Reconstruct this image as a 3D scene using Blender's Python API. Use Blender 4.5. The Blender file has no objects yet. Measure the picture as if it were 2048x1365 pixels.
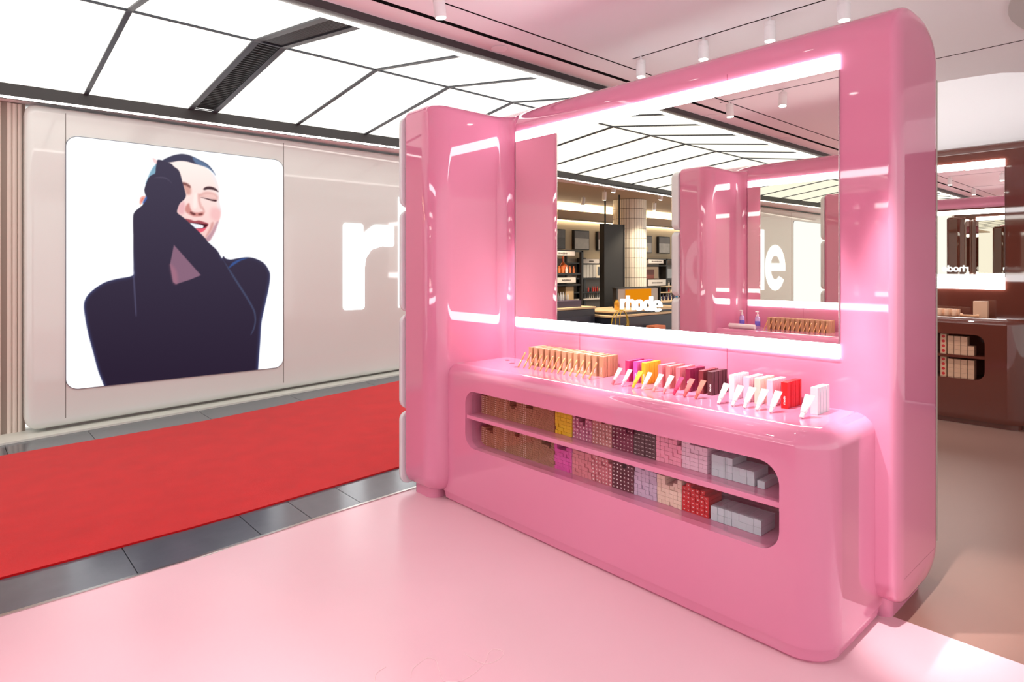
import bpy, bmesh, math, random
import numpy as np
from mathutils import Vector, Matrix
random.seed(7)
scene = bpy.context.scene
C = scene.collection
PI = math.pi

# ------------------------------------------------------------------ camera
F_PX = 1248.0; HORIZON = 538.0; CAM_Z = 1.5
cam_d = bpy.data.cameras.new('camera'); cam = bpy.data.objects.new('camera', cam_d); C.objects.link(cam)
cam_d.sensor_width = 36.0; cam_d.lens = F_PX / 2048.0 * 36.0
cam_d.shift_y = -(682.5 - HORIZON) / 2048.0
cam_d.clip_start = 0.02; cam_d.clip_end = 200
cam.location = (0, 0, CAM_Z)
cam.rotation_euler = (PI / 2, 0, -math.atan2(1248.0, 1386.0))
scene.camera = cam
# ------------------------------------------------------------------ world, exposure
w = bpy.data.worlds.new('world'); scene.world = w; w.use_nodes = True
w.node_tree.nodes['Background'].inputs[0].default_value = (1.0, 0.97, 0.94, 1)
w.node_tree.nodes['Background'].inputs[1].default_value = 1.5
scene.view_settings.view_transform = 'Standard'
scene.view_settings.look = 'None'
scene.view_settings.exposure = 0.12
scene.view_settings.gamma = 1.0
scene.view_settings.use_curve_mapping = False
# strengths of the lamps the place has
PANEL_E = 1.4      # luminous ceiling
STRIP_E = 6.0       # thin light lines along the fascias
BAND_E = 11.0        # light bands above and below the mirrors
SIGN_E = 2.2
SPOT_W = 46.0
# real view geometry, used to trace the flat print on the screen
_n = math.hypot(1386.0, 1248.0); fX = 1248.0 / _n; rX = 1386.0 / _n; fY = rX; rY = -fX

# ------------------------------------------------------------------ materials
def lin(c):
    return tuple((x / 255.0) / 12.92 if x / 255.0 <= 0.04045 else ((x / 255.0 + 0.055) / 1.055) ** 2.4 for x in c)
MATS = {}
def mat(name, col, rough=0.5, metal=0.0, spec=0.5, coat=0.0, bump=0.0, bscale=300.0, var=0.0, vscale=20.0, emit=None, es=0.0, sheen=0.0):
    if name in MATS: return MATS[name]
    m = bpy.data.materials.new(name); m.use_nodes = True
    nt = m.node_tree; b = nt.nodes['Principled BSDF']
    c = lin(col) + (1,)
    b.inputs['Base Color'].default_value = c
    b.inputs['Roughness'].default_value = rough
    b.inputs['Metallic'].default_value = metal
    b.inputs['Specular IOR Level'].default_value = spec
    b.inputs['Coat Weight'].default_value = coat
    b.inputs['Coat Roughness'].default_value = 0.03
    if sheen: b.inputs['Sheen Weight'].default_value = sheen
    if emit:
        b.inputs['Emission Color'].default_value = lin(emit) + (1,); b.inputs['Emission Strength'].default_value = es
    if var or bump:
        tc = nt.nodes.new('ShaderNodeTexCoord')
    if var:
        n = nt.nodes.new('ShaderNodeTexNoise'); n.inputs['Scale'].default_value = vscale; n.inputs['Detail'].default_value = 6
        nt.links.new(tc.outputs['Object'], n.inputs['Vector'])
        mx = nt.nodes.new('ShaderNodeMix'); mx.data_type = 'RGBA'
        mx.inputs['A'].default_value = tuple(x * (1 - var) for x in c[:3]) + (1,)
        mx.inputs['B'].default_value = tuple(min(1, x * (1 + var)) for x in c[:3]) + (1,)
        nt.links.new(n.outputs['Fac'], mx.inputs['Factor']); nt.links.new(mx.outputs['Result'], b.inputs['Base Color'])
    if bump:
        n2 = nt.nodes.new('ShaderNodeTexNoise'); n2.inputs['Scale'].default_value = bscale; n2.inputs['Detail'].default_value = 3
        nt.links.new(tc.outputs['Object'], n2.inputs['Vector'])
        bp = nt.nodes.new('ShaderNodeBump'); bp.inputs['Strength'].default_value = bump; bp.inputs['Distance'].default_value = 0.004
        nt.links.new(n2.outputs['Fac'], bp.inputs['Height']); nt.links.new(bp.outputs['Normal'], b.inputs['Normal'])
    MATS[name] = m
    return m
def emat(name, col, s):
    if name in MATS: return MATS[name]
    m = bpy.data.materials.new(name); m.use_nodes = True; nt = m.node_tree
    nt.nodes.remove(nt.nodes['Principled BSDF'])
    e = nt.nodes.new('ShaderNodeEmission'); e.inputs[0].default_value = lin(col) + (1,); e.inputs[1].default_value = s
    nt.links.new(e.outputs[0], nt.nodes['Material Output'].inputs[0]); MATS[name] = m
    return m
def glassmat(name, tint=(250, 252, 252)):
    m = bpy.data.materials.new(name); m.use_nodes = True; nt = m.node_tree
    nt.nodes.remove(nt.nodes['Principled BSDF'])
    t = nt.nodes.new('ShaderNodeBsdfTransparent'); t.inputs[0].default_value = lin(tint) + (1,)
    g = nt.nodes.new('ShaderNodeBsdfGlossy'); g.inputs['Roughness'].default_value = 0.01
    lw = nt.nodes.new('ShaderNodeLayerWeight'); lw.inputs['Blend'].default_value = .5
    pw = nt.nodes.new('ShaderNodeMath'); pw.operation = 'POWER'; pw.inputs[1].default_value = 4.0
    f = nt.nodes.new('ShaderNodeMath'); f.operation = 'MULTIPLY_ADD'; f.inputs[1].default_value = .7; f.inputs[2].default_value = .025
    nt.links.new(lw.outputs['Facing'], pw.inputs[0]); nt.links.new(pw.outputs[0], f.inputs[0])
    mx = nt.nodes.new('ShaderNodeMixShader')
    nt.links.new(f.outputs[0], mx.inputs[0]); nt.links.new(t.outputs[0], mx.inputs[1]); nt.links.new(g.outputs[0], mx.inputs[2])
    nt.links.new(mx.outputs[0], nt.nodes['Material Output'].inputs[0]); MATS[name] = m
    return m

PINK = mat('pink_lacquer', (221, 138, 169), 0.03, coat=0.4)
PINK_SEAM = mat('pink_joint', (176, 70, 104), 0.35)
PINK_FLOOR = mat('pink_vinyl', (240, 201, 211), 0.22, spec=0.45, bump=0.02, bscale=60, var=0.025, vscale=2.5)
BROWN = mat('brown_lacquer', (98, 52, 42), 0.03, coat=0.4)
BROWN_FLOOR = mat('brown_vinyl', (152, 116, 104), 0.38, bump=0.02, bscale=60, var=0.03, vscale=3)
WHITE_GLOSS = mat('white_gloss', (226, 230, 228), 0.05, coat=0.4)
PILLOW = mat('white_pillow', (226, 230, 232), 0.22)
PLASTER = mat('plaster', (246, 245, 247), 0.7, bump=0.01)
BLACK = mat('black_metal', (34, 31, 32), 0.42, bump=0.03, bscale=900)
DARK = mat('dark_grey', (56, 54, 55), 0.5)
MULL = mat('mullion_grey', (62, 66, 74), 0.4, metal=0.3)
STONE = mat('grey_stone', (92, 97, 106), 0.17, spec=0.9, bump=0.06, bscale=45, var=0.14, vscale=9)
CARPET = mat('red_carpet', (212, 16, 24), 0.95, spec=0.1, bump=0.8, bscale=300, var=0.16, vscale=5.0, sheen=0.2)
KERB = mat('pale_kerb', (222, 222, 214), 0.45, var=0.05)
FLUTE = mat('beige_flute', (226, 213, 203), 0.55)
STEEL = mat('brushed_steel', (196, 190, 186), 0.22, metal=1.0)
MIRROR = mat('mirror_glass', (236, 234, 226), 0.0, metal=1.0)
BAND = emat('light_band', (255, 253, 253), BAND_E)
STRIP = emat('light_strip', (255, 248, 240), STRIP_E)
PANEL = emat('luminous_fabric', (255, 251, 242), PANEL_E)
SIGN = emat('lit_letter', (255, 255, 255), SIGN_E)
LENS = emat('lamp_lens', (255, 250, 240), 14.0)
GLASS = glassmat('clear_glass')
LAMPWHITE = mat('lamp_white', (232, 231, 232), 0.4)

# ------------------------------------------------------------------ mesh helpers
XF = [None]      # optional world transform (mirrored unit); returns a point
FLIP = [False]
def addobj(name, me, m=None, parent=None):
    o = bpy.data.objects.new(name, me); C.objects.link(o)
    if m is not None and len(me.materials) == 0: me.materials.append(m)
    if parent is not None:
        o.parent = parent
        if parent.type == 'EMPTY': o.location = -parent.location
    return o
def mesh(verts, faces, smooth=None, name='mesh'):
    if XF[0]: verts = [XF[0](v) for v in verts]
    if FLIP[0]: faces = [tuple(reversed(f)) for f in faces]
    me = bpy.data.meshes.new(name); me.from_pydata([tuple(v) for v in verts], [], faces); me.update()
    if smooth:
        for p in me.polygons: p.use_smooth = True
        me.set_sharp_from_angle(angle=math.radians(smooth))
    return me
def build(name, verts, faces, m, parent=None, smooth=None):
    return addobj(name, mesh(verts, faces, smooth, name), m, parent)
def bm_to(name, bm, m, parent=None, smooth=None):
    bmesh.ops.recalc_face_normals(bm, faces=bm.faces)
    bm.verts.index_update()
    vs = [v.co.copy() for v in bm.verts]; fs = [tuple(v.index for v in f.verts) for f in bm.faces]
    bm.free()
    return build(name, vs, fs, m, parent, smooth)
def boxbm(x0, x1, y0, y1, z0, z1, bev=0.0, seg=2):
    bm = bmesh.new(); bmesh.ops.create_cube(bm, size=1)
    for v in bm.verts:
        v.co = Vector((x0 + (v.co.x + .5) * (x1 - x0), y0 + (v.co.y + .5) * (y1 - y0), z0 + (v.co.z + .5) * (z1 - z0)))
    if bev: bmesh.ops.bevel(bm, geom=bm.edges[:], offset=bev, segments=seg, profile=.5, affect='EDGES')
    return bm
def box(name, x0, x1, y0, y1, z0, z1, m, parent=None, bev=0.0, seg=2):
    return bm_to(name, boxbm(x0, x1, y0, y1, z0, z1, bev, seg), m, parent, 40 if bev else None)
def fillet(pts, seg=8):
    """polygon corners (a,b,r) -> outline with arcs"""
    out = []; n = len(pts)
    for i in range(n):
        p = Vector(pts[i][:2]); r = pts[i][2] if len(pts[i]) > 2 else 0
        if r <= 0: out.append((p.x, p.y)); continue
        a = Vector(pts[i - 1][:2]); b = Vector(pts[(i + 1) % n][:2])
        u = (a - p).normalized(); v = (b - p).normalized()
        ang = math.acos(max(-1, min(1, u.dot(v)))); t = r / math.tan(ang / 2)
        c = p + (u + v).normalized() * (r / math.sin(ang / 2))
        s = p + u * t; e = p + v * t
        a0 = math.atan2(s.y - c.y, s.x - c.x); a1 = math.atan2(e.y - c.y, e.x - c.x)
        d = a1 - a0
        while d > PI: d -= 2 * PI
        while d < -PI: d += 2 * PI
        for k in range(seg + 1):
            q = a0 + d * k / seg; out.append((c.x + r * math.cos(q), c.y + r * math.sin(q)))
    return out
def area2(o): return sum(o[i - 1][0] * o[i][1] - o[i][0] * o[i - 1][1] for i in range(len(o)))
def inset(o, d):
    n = len(o); s = 1 if area2(o) > 0 else -1; out = []
    for i in range(n):
        p = Vector(o[i]); a = Vector(o[i - 1]); b = Vector(o[(i + 1) % n])
        e1 = (p - a); e2 = (b - p)
        if e1.length < 1e-9: e1 = e2
        if e2.length < 1e-9: e2 = e1
        e1 = e1.normalized(); e2 = e2.normalized()
        n1 = Vector((-e1.y, e1.x)) * s; n2 = Vector((-e2.y, e2.x)) * s
        m = n1 + n2
        if m.length < 1e-6: m = n1
        m.normalize(); k = max(.35, m.dot(n1))
        out.append(tuple(p + m * (d / k)))
    return out
AX = {'z': lambda a, b, c: (a, b, c), 'y': lambda a, b, c: (a, c, b), 'x': lambda a, b, c: (c, a, b)}
def prism_vf(outline, axis, lo, hi, rlo=0.0, rhi=0.0, seg=5, rings=None):
    """outline swept along axis with quarter-round edges; rings = explicit (inset, c) list"""
    f = AX[axis]; L = []
    if rings: L = rings
    else:
        if rlo > 0:
            for k in range(seg + 1):
                t = k / seg * PI / 2; L.append((rlo * (1 - math.sin(t)), lo + rlo * (1 - math.cos(t))))
        else: L.append((0, lo))
        if rhi > 0:
            for k in range(seg + 1):
                t = (1 - k / seg) * PI / 2; L.append((rhi * (1 - math.sin(t)), hi - rhi * (1 - math.cos(t))))
        else: L.append((0, hi))
    V = []; Fc = []; n = len(outline)
    for d, c in L:
        o = inset(outline, d) if d > 1e-9 else outline
        V += [f(p[0], p[1], c) for p in o]
    for k in range(len(L) - 1):
        for i in range(n):
            j = (i + 1) % n
            Fc.append((k * n + i, k * n + j, (k + 1) * n + j, (k + 1) * n + i))
    Fc.append(tuple(reversed(range(n)))); Fc.append(tuple(range((len(L) - 1) * n, len(L) * n)))
    return V, Fc
def area_normals(o):
    """area-weighted corner normals inside smoothing fans, so flat faces stay flat beside small fillets"""
    me = o.data; nf = len(me.polygons)
    N = np.empty(nf * 3); me.polygons.foreach_get('normal', N); N = N.reshape(-1, 3)
    A_ = np.empty(nf); me.polygons.foreach_get('area', A_)
    vf = [[] for _ in me.vertices]
    for p in me.polygons:
        for v in p.vertices: vf[v].append(p.index)
    out = []
    for p in me.polygons:
        n = N[p.index]
        for v in p.vertices:
            fs = [g for g in vf[v] if N[g] @ n > .80]
            k = (N[fs] * (A_[fs] ** 1.5)[:, None]).sum(0); k /= max(1e-12, np.linalg.norm(k)); out.append(tuple(k))
    for p in me.polygons: p.use_smooth = True
    me.normals_split_custom_set(out)
def prism(name, outline, axis, lo, hi, m, parent=None, rlo=0, rhi=0, seg=5, smooth=35, rings=None):
    V, Fc = prism_vf(outline, axis, lo, hi, rlo, rhi, seg, rings)
    bm = bmesh.new(); vs = [bm.verts.new(v) for v in V]
    for f in Fc:
        try: bm.faces.new([vs[i] for i in f])
        except ValueError: pass
    o = bm_to(name, bm, m, parent, None)
    if smooth: area_normals(o)
    return o
def tube_vf(pts, r, seg=6, close=False):
    V = []; Fc = []; n = len(pts); pts = [Vector(p) for p in pts]
    rr = r if isinstance(r, (list, tuple)) else [r] * n
    prev = None
    for i, p in enumerate(pts):
        d = (pts[min(i + 1, n - 1)] - pts[max(i - 1, 0)]).normalized()
        up = Vector((0, 0, 1)) if abs(d.z) < .95 else Vector((1, 0, 0))
        if prev is not None: up = prev
        a = d.cross(up).normalized(); b = a.cross(d).normalized(); prev = b
        for k in range(seg):
            t = 2 * PI * k / seg; V.append(p + (a * math.cos(t) + b * math.sin(t)) * rr[i])
    for i in range(n - 1):
        for k in range(seg):
            j = (k + 1) % seg; Fc.append((i * seg + k, i * seg + j, (i + 1) * seg + j, (i + 1) * seg + k))
    Fc.append(tuple(reversed(range(seg)))); Fc.append(tuple(range((n - 1) * seg, n * seg)))
    return V, Fc
def tube(name, pts, r, m, parent=None, seg=6):
    V, Fc = tube_vf(pts, r, seg); return build(name, V, Fc, m, parent, 50)
def lathe(name, prof, cx, cy, m, parent=None, seg=20):
    V = []; Fc = []; n = len(prof)
    for (r, z) in prof:
        for k in range(seg):
            t = 2 * PI * k / seg; V.append((cx + r * math.cos(t), cy + r * math.sin(t), z))
    for i in range(n - 1):
        for k in range(seg):
            j = (k + 1) % seg; Fc.append((i * seg + k, i * seg + j, (i + 1) * seg + j, (i + 1) * seg + k))
    Fc.append(tuple(reversed(range(seg)))); Fc.append(tuple(range((n - 1) * seg, n * seg)))
    return build(name, V, Fc, m, parent, 40)
def thing(name, label, cat, loc=(0, 0, 0), group=None):
    o = bpy.data.objects.new(name, None); C.objects.link(o); o.empty_display_size = .05
    if XF[0]: loc = XF[0](loc)
    o.location = loc; o['label'] = label; o['category'] = cat
    if group: o['group'] = group
    return o
def tag(o, label, cat, group=None, kind=None):
    o['label'] = label
    if cat: o['category'] = cat
    if group: o['group'] = group
    if kind: o['kind'] = kind
    return o
def struct(o, label, cat): return tag(o, label, cat, None, 'structure')
def boolean_cut(o, cutter):
    md = o.modifiers.new('cut', 'BOOLEAN'); md.operation = 'DIFFERENCE'; md.object = cutter; md.solver = 'EXACT'
    dg = bpy.context.evaluated_depsgraph_get(); dg.update()
    me = bpy.data.meshes.new_from_object(o.evaluated_get(dg))
    o.modifiers.clear(); old = o.data; mats = [m for m in old.materials]; o.data = me
    me.materials.clear()
    for m in mats: me.materials.append(m)
    cm = cutter.data; bpy.data.objects.remove(cutter); bpy.data.meshes.remove(cm)
    me.validate(); me.update(); area_normals(o)

# ------------------------------------------------------------------ letters (unit x-height)
def arc(cx, cy, rx, ry, a0, a1, n=20):
    return [(cx + rx * math.cos(math.radians(a0 + (a1 - a0) * k / n)), cy + ry * math.sin(math.radians(a0 + (a1 - a0) * k / n))) for k in range(n + 1)]
LET = {}
LET['r'] = (.67, [fillet([(0, 0, .03), (.27, 0, .03), (.27, .48, 0), (.29, .60, 0), (.36, .70, 0), (.50, .745, 0), (.67, .745, .03), (.67, 1, .03), (.40, 1, .1), (.255, .89, 0), (.255, 1, .03), (0, 1, .03)], 3)])
LET['h'] = (.92, [[(0, 0), (.27, 0), (.27, .56)] + arc(.46, .58, .19, .20, 180, 0, 12) + [(.65, 0), (.92, 0)] + arc(.56, .62, .36, .40, 0, 115, 14) + [(.27, .90), (.27, 1.35), (0, 1.35)]])
LET['o'] = (1.0, [arc(.5, .5, .5, .525, 0, 360, 36)[:-1], arc(.5, .5, .225, .27, 0, 360, 28)[:-1]])
LET['d'] = (1.0, [[(1, 0), (1, 1.35), (.73, 1.35), (.73, .92)] + arc(.47, .5, .47, .525, 62, 298, 28) + [(.73, .08), (.73, 0)], arc(.50, .5, .225, .27, 0, 360, 28)[:-1]])
LET['e'] = (1.0, [arc(.5, .5, .5, .525, -8, 328, 36) + [(.70, .30)] + arc(.5, .5, .235, .275, -48, -163, 16)[0:] + [(.275, .425)],
                  [(.275, .60), (.725, .60)] + arc(.5, .58, .225, .20, 5, 175, 14)])
LETM = {}
def letter_mesh(ch):
    if ch in LETM: return LETM[ch]
    cu = bpy.data.curves.new('letter', 'CURVE'); cu.dimensions = '2D'; cu.fill_mode = 'BOTH'; cu.extrude = .5
    for lp in LET[ch][1]:
        sp = cu.splines.new('POLY'); sp.points.add(len(lp) - 1)
        for i, p in enumerate(lp): sp.points[i].co = (p[0], p[1], 0, 1)
        sp.use_cyclic_u = True
    ob = bpy.data.objects.new('letter', cu); C.objects.link(ob)
    dg = bpy.context.evaluated_depsgraph_get(); dg.update()
    me = bpy.data.meshes.new_from_object(ob.evaluated_get(dg))
    V = [tuple(v.co) for v in me.vertices]; Fc = [tuple(p.vertices) for p in me.polygons]
    bpy.data.objects.remove(ob); bpy.data.meshes.remove(me); bpy.data.curves.remove(cu)
    LETM[ch] = (V, Fc); return LETM[ch]
ADV = {'r': .73, 'h': .97, 'o': 1.03, 'd': 1.05, 'e': 1.0}
def word(txt, fn, s, thick, m, parent, name='letter', tight=0.0):
    """fn(x, y, w) -> world point; x right, y up, w out of the surface"""
    x = 0; obs = []
    for ch in txt:
        V, Fc = letter_mesh(ch)
        obs.append(build(name, [fn((x + v[0]) * s, v[1] * s, (v[2] + .5) * thick) for v in V], Fc, m, parent))
        x += ADV[ch] - tight
    return obs

# ================================================================== THE SETTING
YR, ZR = 5.02, 3.31            # ridge of the luminous ceiling
YN, ZN = 3.70, 3.10            # its near edge
def yf(x): return 6.95 - .075 * (x - .3)
def zfar(x): return -.03 + .038 * (x - .3)
def zs(x, y): return zfar(x) * max(0.0, (y - 3.6) / 3.35)
XL, XH = -9.0, 13.0
def pedge(x):   # edge of the pink floor
    return np.interp(x, [-9, .16, 1.0, 1.54, 2.32, 13], [3.46, 3.466, 3.49, 3.55, 3.61, 3.66])
def cnear(x): return np.interp(x, [-9, .18, 1.13, 1.72, 2.55, 13], [3.89, 3.894, 3.91, 3.97, 4.045, 4.1])
def cfar(x): return np.interp(x, [-9, .3, 1.0, 1.86, 2.84, 4.2, 13], [6.5, 6.528, 6.486, 6.45, 6.546, 6.67, 6.67])
def ribbon(name, ya, yb, m, dz=0.0, n=60, x0=XL, x1=XH, ny=4, thick=0.0, parent=None):
    V = []; Fc = []
    for i in range(n + 1):
        x = x0 + (x1 - x0) * i / n
        for j in range(ny + 1):
            a = ya(x); b = yb(x); y = a + (b - a) * j / ny; V.append((x, y, zs(x, y) + dz))
    for i in range(n):
        for j in range(ny):
            k = i * (ny + 1) + j; Fc.append((k, k + ny + 1, k + ny + 2, k + 1))
    if thick:
        N = len(V); V += [(v[0], v[1], v[2] - thick) for v in V]
        Fc += [tuple(q + N for q in reversed(f)) for f in Fc[:]]
        for i in range(n):
            k = i * (ny + 1); Fc.append((k, k + N, k + ny + 1 + N, k + ny + 1))
            k += ny; Fc.append((k + N, k, k + ny + 1, k + ny + 1 + N))
    return build(name, V, Fc, m, parent, 60)
# pink and brown floors
xs = [-9 + i * .25 for i in range(49)]; xs = [x for x in xs if x < 3.0] + [3.02]
V = []; Fc = []
for x in xs: V += [(x, -5.0, 0), (x, float(pedge(x)), 0)]
for i in range(len(xs) - 1): Fc.append((2 * i, 2 * i + 2, 2 * i + 3, 2 * i + 1))
struct(build('floor', V, Fc, PINK_FLOOR), 'glossy pale pink vinyl floor in front of the pink counter', 'floor')
xs2 = [3.02 + i * .5 for i in range(21)]
V = []; Fc = []
for x in xs2: V += [(x, -5.0, 0), (x, float(pedge(x)), 0)]
for i in range(len(xs2) - 1): Fc.append((2 * i, 2 * i + 2, 2 * i + 3, 2 * i + 1))
struct(build('floor', V, Fc, BROWN_FLOOR), 'matt taupe brown floor behind the pink display wall', 'floor')
# aisle: base, stone tiles, carpet
fl = struct(ribbon('floor', lambda x: float(pedge(x)), lambda x: 7.6, mat('tile_bed', (60, 58, 58), .7), dz=-.012), 'dark grey stone aisle floor under the red carpet', 'floor')
joints = [-1.2, -.55, .08, .686, 1.302, 1.612, 1.955, 2.57, 3.18, 3.8]
for a, b in zip(joints[:-1], joints[1:]):
    ribbon('tile', lambda x: float(pedge(x)) + .02, lambda x: 4.3, STONE, dz=0.0, n=4, x0=a + .002, x1=b - .002, ny=1, thick=.01, parent=fl)
for a, b in [(-9, -1.2), (3.8, 13)]:
    ribbon('tile', lambda x: float(pedge(x)) + .02, lambda x: 4.3, STONE, dz=0.0, n=12, x0=a, x1=b, ny=1, thick=.01, parent=fl)
jf = [-1.5, -.6, .35, .95, 1.9, 2.85, 3.8, 4.75, 5.7]
for a, b in zip(jf[:-1], jf[1:]):
    ribbon('tile', lambda x: 6.2, lambda x: 7.4, STONE, dz=0.0, n=3, x0=a + .002, x1=b - .002, ny=2, thick=.01, parent=fl)
tr = ribbon('trim_1', lambda x: float(pedge(x)), lambda x: float(pedge(x)) + .02, STEEL, dz=.005, ny=1, thick=.006)
struct(tr, 'polished metal strip edging the pink floor', 'trim')
tag(ribbon('aisle_carpet', lambda x: float(cnear(x)), lambda x: float(cfar(x)), CARPET, dz=.011, n=90, ny=24, thick=.012),
    'bright red carpet runner along the aisle', 'carpet')
# kerb and white wall
V = []; Fc = []
for i in range(41):
    x = -1.3 + i * .35; z = zs(x, 6.97); V += [(x, 6.96, z - .02), (x, 6.96, z + .018), (x, 7.5, z + .018)]
for i in range(40):
    k = 3 * i; Fc += [(k, k + 3, k + 4, k + 1), (k + 1, k + 4, k + 5, k + 2)]
struct(build('trim_2', V, Fc, KERB), 'pale stone kerb at the foot of the white wall', 'trim')
WALLX0, WALLX1 = .50, 11.8
wall_out = fillet([(WALLX0, zfar(WALLX0) + .045, .11), (WALLX1, zfar(WALLX1) + .02, .1), (WALLX1, 3.0, .1), (WALLX0, 3.0, .09)], 8)
wl = prism('wall_left', wall_out, 'y', 7.1, 7.45, WHITE_GLOSS, None, rlo=.07, seg=6)
struct(wl, 'glossy off-white wall with rounded edges across the aisle', 'wall')
for x in (.80, 2.855, 4.95, 7.05, 9.1):
    box('joint', x - .0025, x + .0025, 7.0985, 7.12, zfar(x) + .12, 2.95, mat('joint_grey', (110, 106, 102), .6), wl)
V = []; Fc = []
for i in range(33):
    x = .66 + i * .34; z = zs(x, 7.1); V += [(x, 7.2, z), (x, 7.2, z + .12)]
for i in range(32): Fc.append((2 * i, 2 * i + 2, 2 * i + 3, 2 * i + 1))
struct(build('baseboard_left', V, Fc, mat('plinth_grey', (150, 146, 142), .5)), 'grey recessed plinth under the white wall', 'baseboard')
# fluted wall at the far left
fw = box('wall_fluted', -1.25, .52, 7.33, 7.45, -.1, 3.05, mat('flute_back', (150, 136, 126), .7))
struct(fw, 'beige wall of narrow vertical flutes beside the white wall', 'wall')
i = 0; x = -1.25
while x < .49:
    gap = abs(x - .352) < .019
    if not gap:
        pr = [(x + .019 - .018 * math.cos(t), 7.33 - .017 * math.sin(t)) for t in [PI * k / 6 for k in range(7)]]
        V = [(p[0], p[1], -.03) for p in pr] + [(p[0], p[1], 3.02) for p in pr]
        build('flute', V, [(k, k + 1, k + 8, k + 7) for k in range(6)], FLUTE, fw, 80)
    x += .038

# plaster ceiling of the shop, with a curved edge near the brown wall
ZC = 3.15
edge = [(6.5, 3.63), (6.5, 1.5), (6.52, 1.36), (6.57, 1.15), (6.72, 1.0), (7.0, .86), (7.5, .7), (9.5, .45), (9.5, -5)]
cv = [(-9, -5), (-9, 3.63)] + edge
n = len(cv)
V = [(p[0], p[1], ZC) for p in cv] + [(p[0], p[1], ZC + .08) for p in cv]
Fc = [tuple(range(n)), tuple(range(2 * n - 1, n - 1, -1))] + [(i, i + n, (i + 1) % n + n, (i + 1) % n) for i in range(n)]
ce = struct(build('ceiling', V, Fc, PLASTER), 'smooth pale plaster ceiling over the pink display', 'ceiling')
SLOT = mat('slot_black', (9, 8, 9), .95, spec=.05)
box('slot', XL, 9, 3.378, 3.420, ZC - .002, ZC + .02, SLOT, ce)
box('slot', XL, 9, 3.150, 3.163, ZC - .0015, ZC + .02, SLOT, ce)
for x, a, b in [(3.985, -3.0, 3.01), (.07, -3.0, 3.22), (2.15, -3.0, 3.06), (5.75, .86, 2.6)]:
    box('track_slot', x - .006, x + .006, a, b, ZC - .0015, ZC + .02, SLOT, ce)
lathe('round_panel', [(1.25, ZC - .014), (1.255, ZC - .012), (1.255, ZC)], 5.2, -.4, mat('panel_grey', (196, 193, 190), .7), ce, 64)
up = box('ceiling', 6.0, 11.0, -5, 3.7, 3.95, 4.05, PLASTER); struct(up, 'raised pale ceiling above the brown wall', 'ceiling')
# dark fascias and light strips
V = []
for x in (XL, XH):
    V += [(x, YN, ZN - .0), (x, YN - .075, ZN - .0), (x, YN - .075, ZC + .05), (x, YN, ZC + .05)]
f2 = build('trim_3', V, [(0, 1, 5, 4), (1, 2, 6, 5), (3, 0, 4, 7), (2, 3, 7, 6)], DARK); struct(f2, 'black fascia between the plaster ceiling and the luminous ceiling', 'trim')
box('light_strip', XL, XH, YN - .004, YN + .028, ZN - .012, ZN + .01, STRIP, f2)
V = []
for x in (XL, XH):
    y = yf(x); V += [(x, y, 3.0), (x, y + .12, 3.0), (x, y + .12, 3.14), (x, y, 3.115)]
f1 = build('trim_4', V, [(0, 4, 5, 1), (3, 7, 4, 0), (1, 5, 6, 2), (2, 6, 7, 3)], DARK); struct(f1, 'black fascia above the white wall', 'trim')
V = []
for x in (XL, XH):
    y = yf(x); V += [(x, y - .002, 2.986), (x, y + .02, 2.986), (x, y + .02, 3.002), (x, y - .002, 3.002)]
build('light_strip', V, [(0, 4, 5, 1), (3, 7, 4, 0), (1, 5, 6, 2), (2, 6, 7, 3)], STRIP, f1)
# soffit from the fascia back to the white wall
V = [(XL, yf(XL) + .1, 3.03), (XH, yf(XH) + .1, 3.03), (XH, 7.6, 3.03), (XL, 7.6, 3.03)]
struct(build('trim_5', V, [(0, 3, 2, 1)], PLASTER), 'pale soffit above the white wall', 'trim')
# luminous ceiling
lum = bpy.data.objects.new('ceiling_luminous', None); C.objects.link(lum); struct(lum, 'folded luminous ceiling of white panels over the aisle', 'ceiling')
mx = [-9.0, -8.1, -7.25, -6.4, -5.55, -4.7, -3.85, -3.0, -2.15, -1.3, -.5, .2, .93, 1.80, 2.02, 2.87, 3.68, 4.53, 5.38, 6.23, 7.08, 7.93, 8.78, 9.6, 10.4, 11.2, 12.0, 13.0]
mx = sorted(mx)
def lumpt(x, t):   # t: 0 near edge, 1 ridge, 2 wall fascia
    if t <= 1: return (x, YN + .02 + (YR - YN - .02) * t, ZN + .012 + (ZR - ZN - .012) * t)
    return (x, YR + (yf(x) - YR) * (t - 1), ZR + (3.112 - ZR) * (t - 1))
def beam(name, p, q, wd, ht, m, parent):
    p = Vector(p); q = Vector(q); d = (q - p).normalized(); s = d.cross(Vector((0, 0, 1))).normalized() * wd / 2; u = s.cross(d).normalized() * ht
    V = [p - s, p + s, p + s + u, p - s + u, q - s, q + s, q + s + u, q - s + u]
    return build(name, V, [(0, 1, 5, 4), (1, 2, 6, 5), (2, 3, 7, 6), (3, 0, 4, 7), (3, 2, 1, 0), (4, 5, 6, 7)], m, parent)
for a, b in zip(mx[:-1], mx[1:]):
    if (a, b) == (1.80, 2.02):
        for t0, t1 in ((0, 1), (1, 2)):
            P = [lumpt(a, t0), lumpt(b, t0), lumpt(b, t1), lumpt(a, t1)]
            vb = build('vent_backing', [(p[0], p[1], p[2] + .03) for p in P], [(0, 1, 2, 3)], mat('vent_black', (14, 13, 14), .6), lum)
            for k in range(40):
                t = t0 + (k + .5) / 40
                p = lumpt(a + .02, t); q = lumpt(b - .02, t)
                beam('slat', p, q, .016, .006, BLACK, lum)
        continue
    for t0, t1 in ((0, 1), (1, 2)):
        P = [lumpt(a, t0), lumpt(b, t0), lumpt(b, t1), lumpt(a, t1)]
        build('panel', P, [(3, 2, 1, 0)], PANEL, lum)
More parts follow.
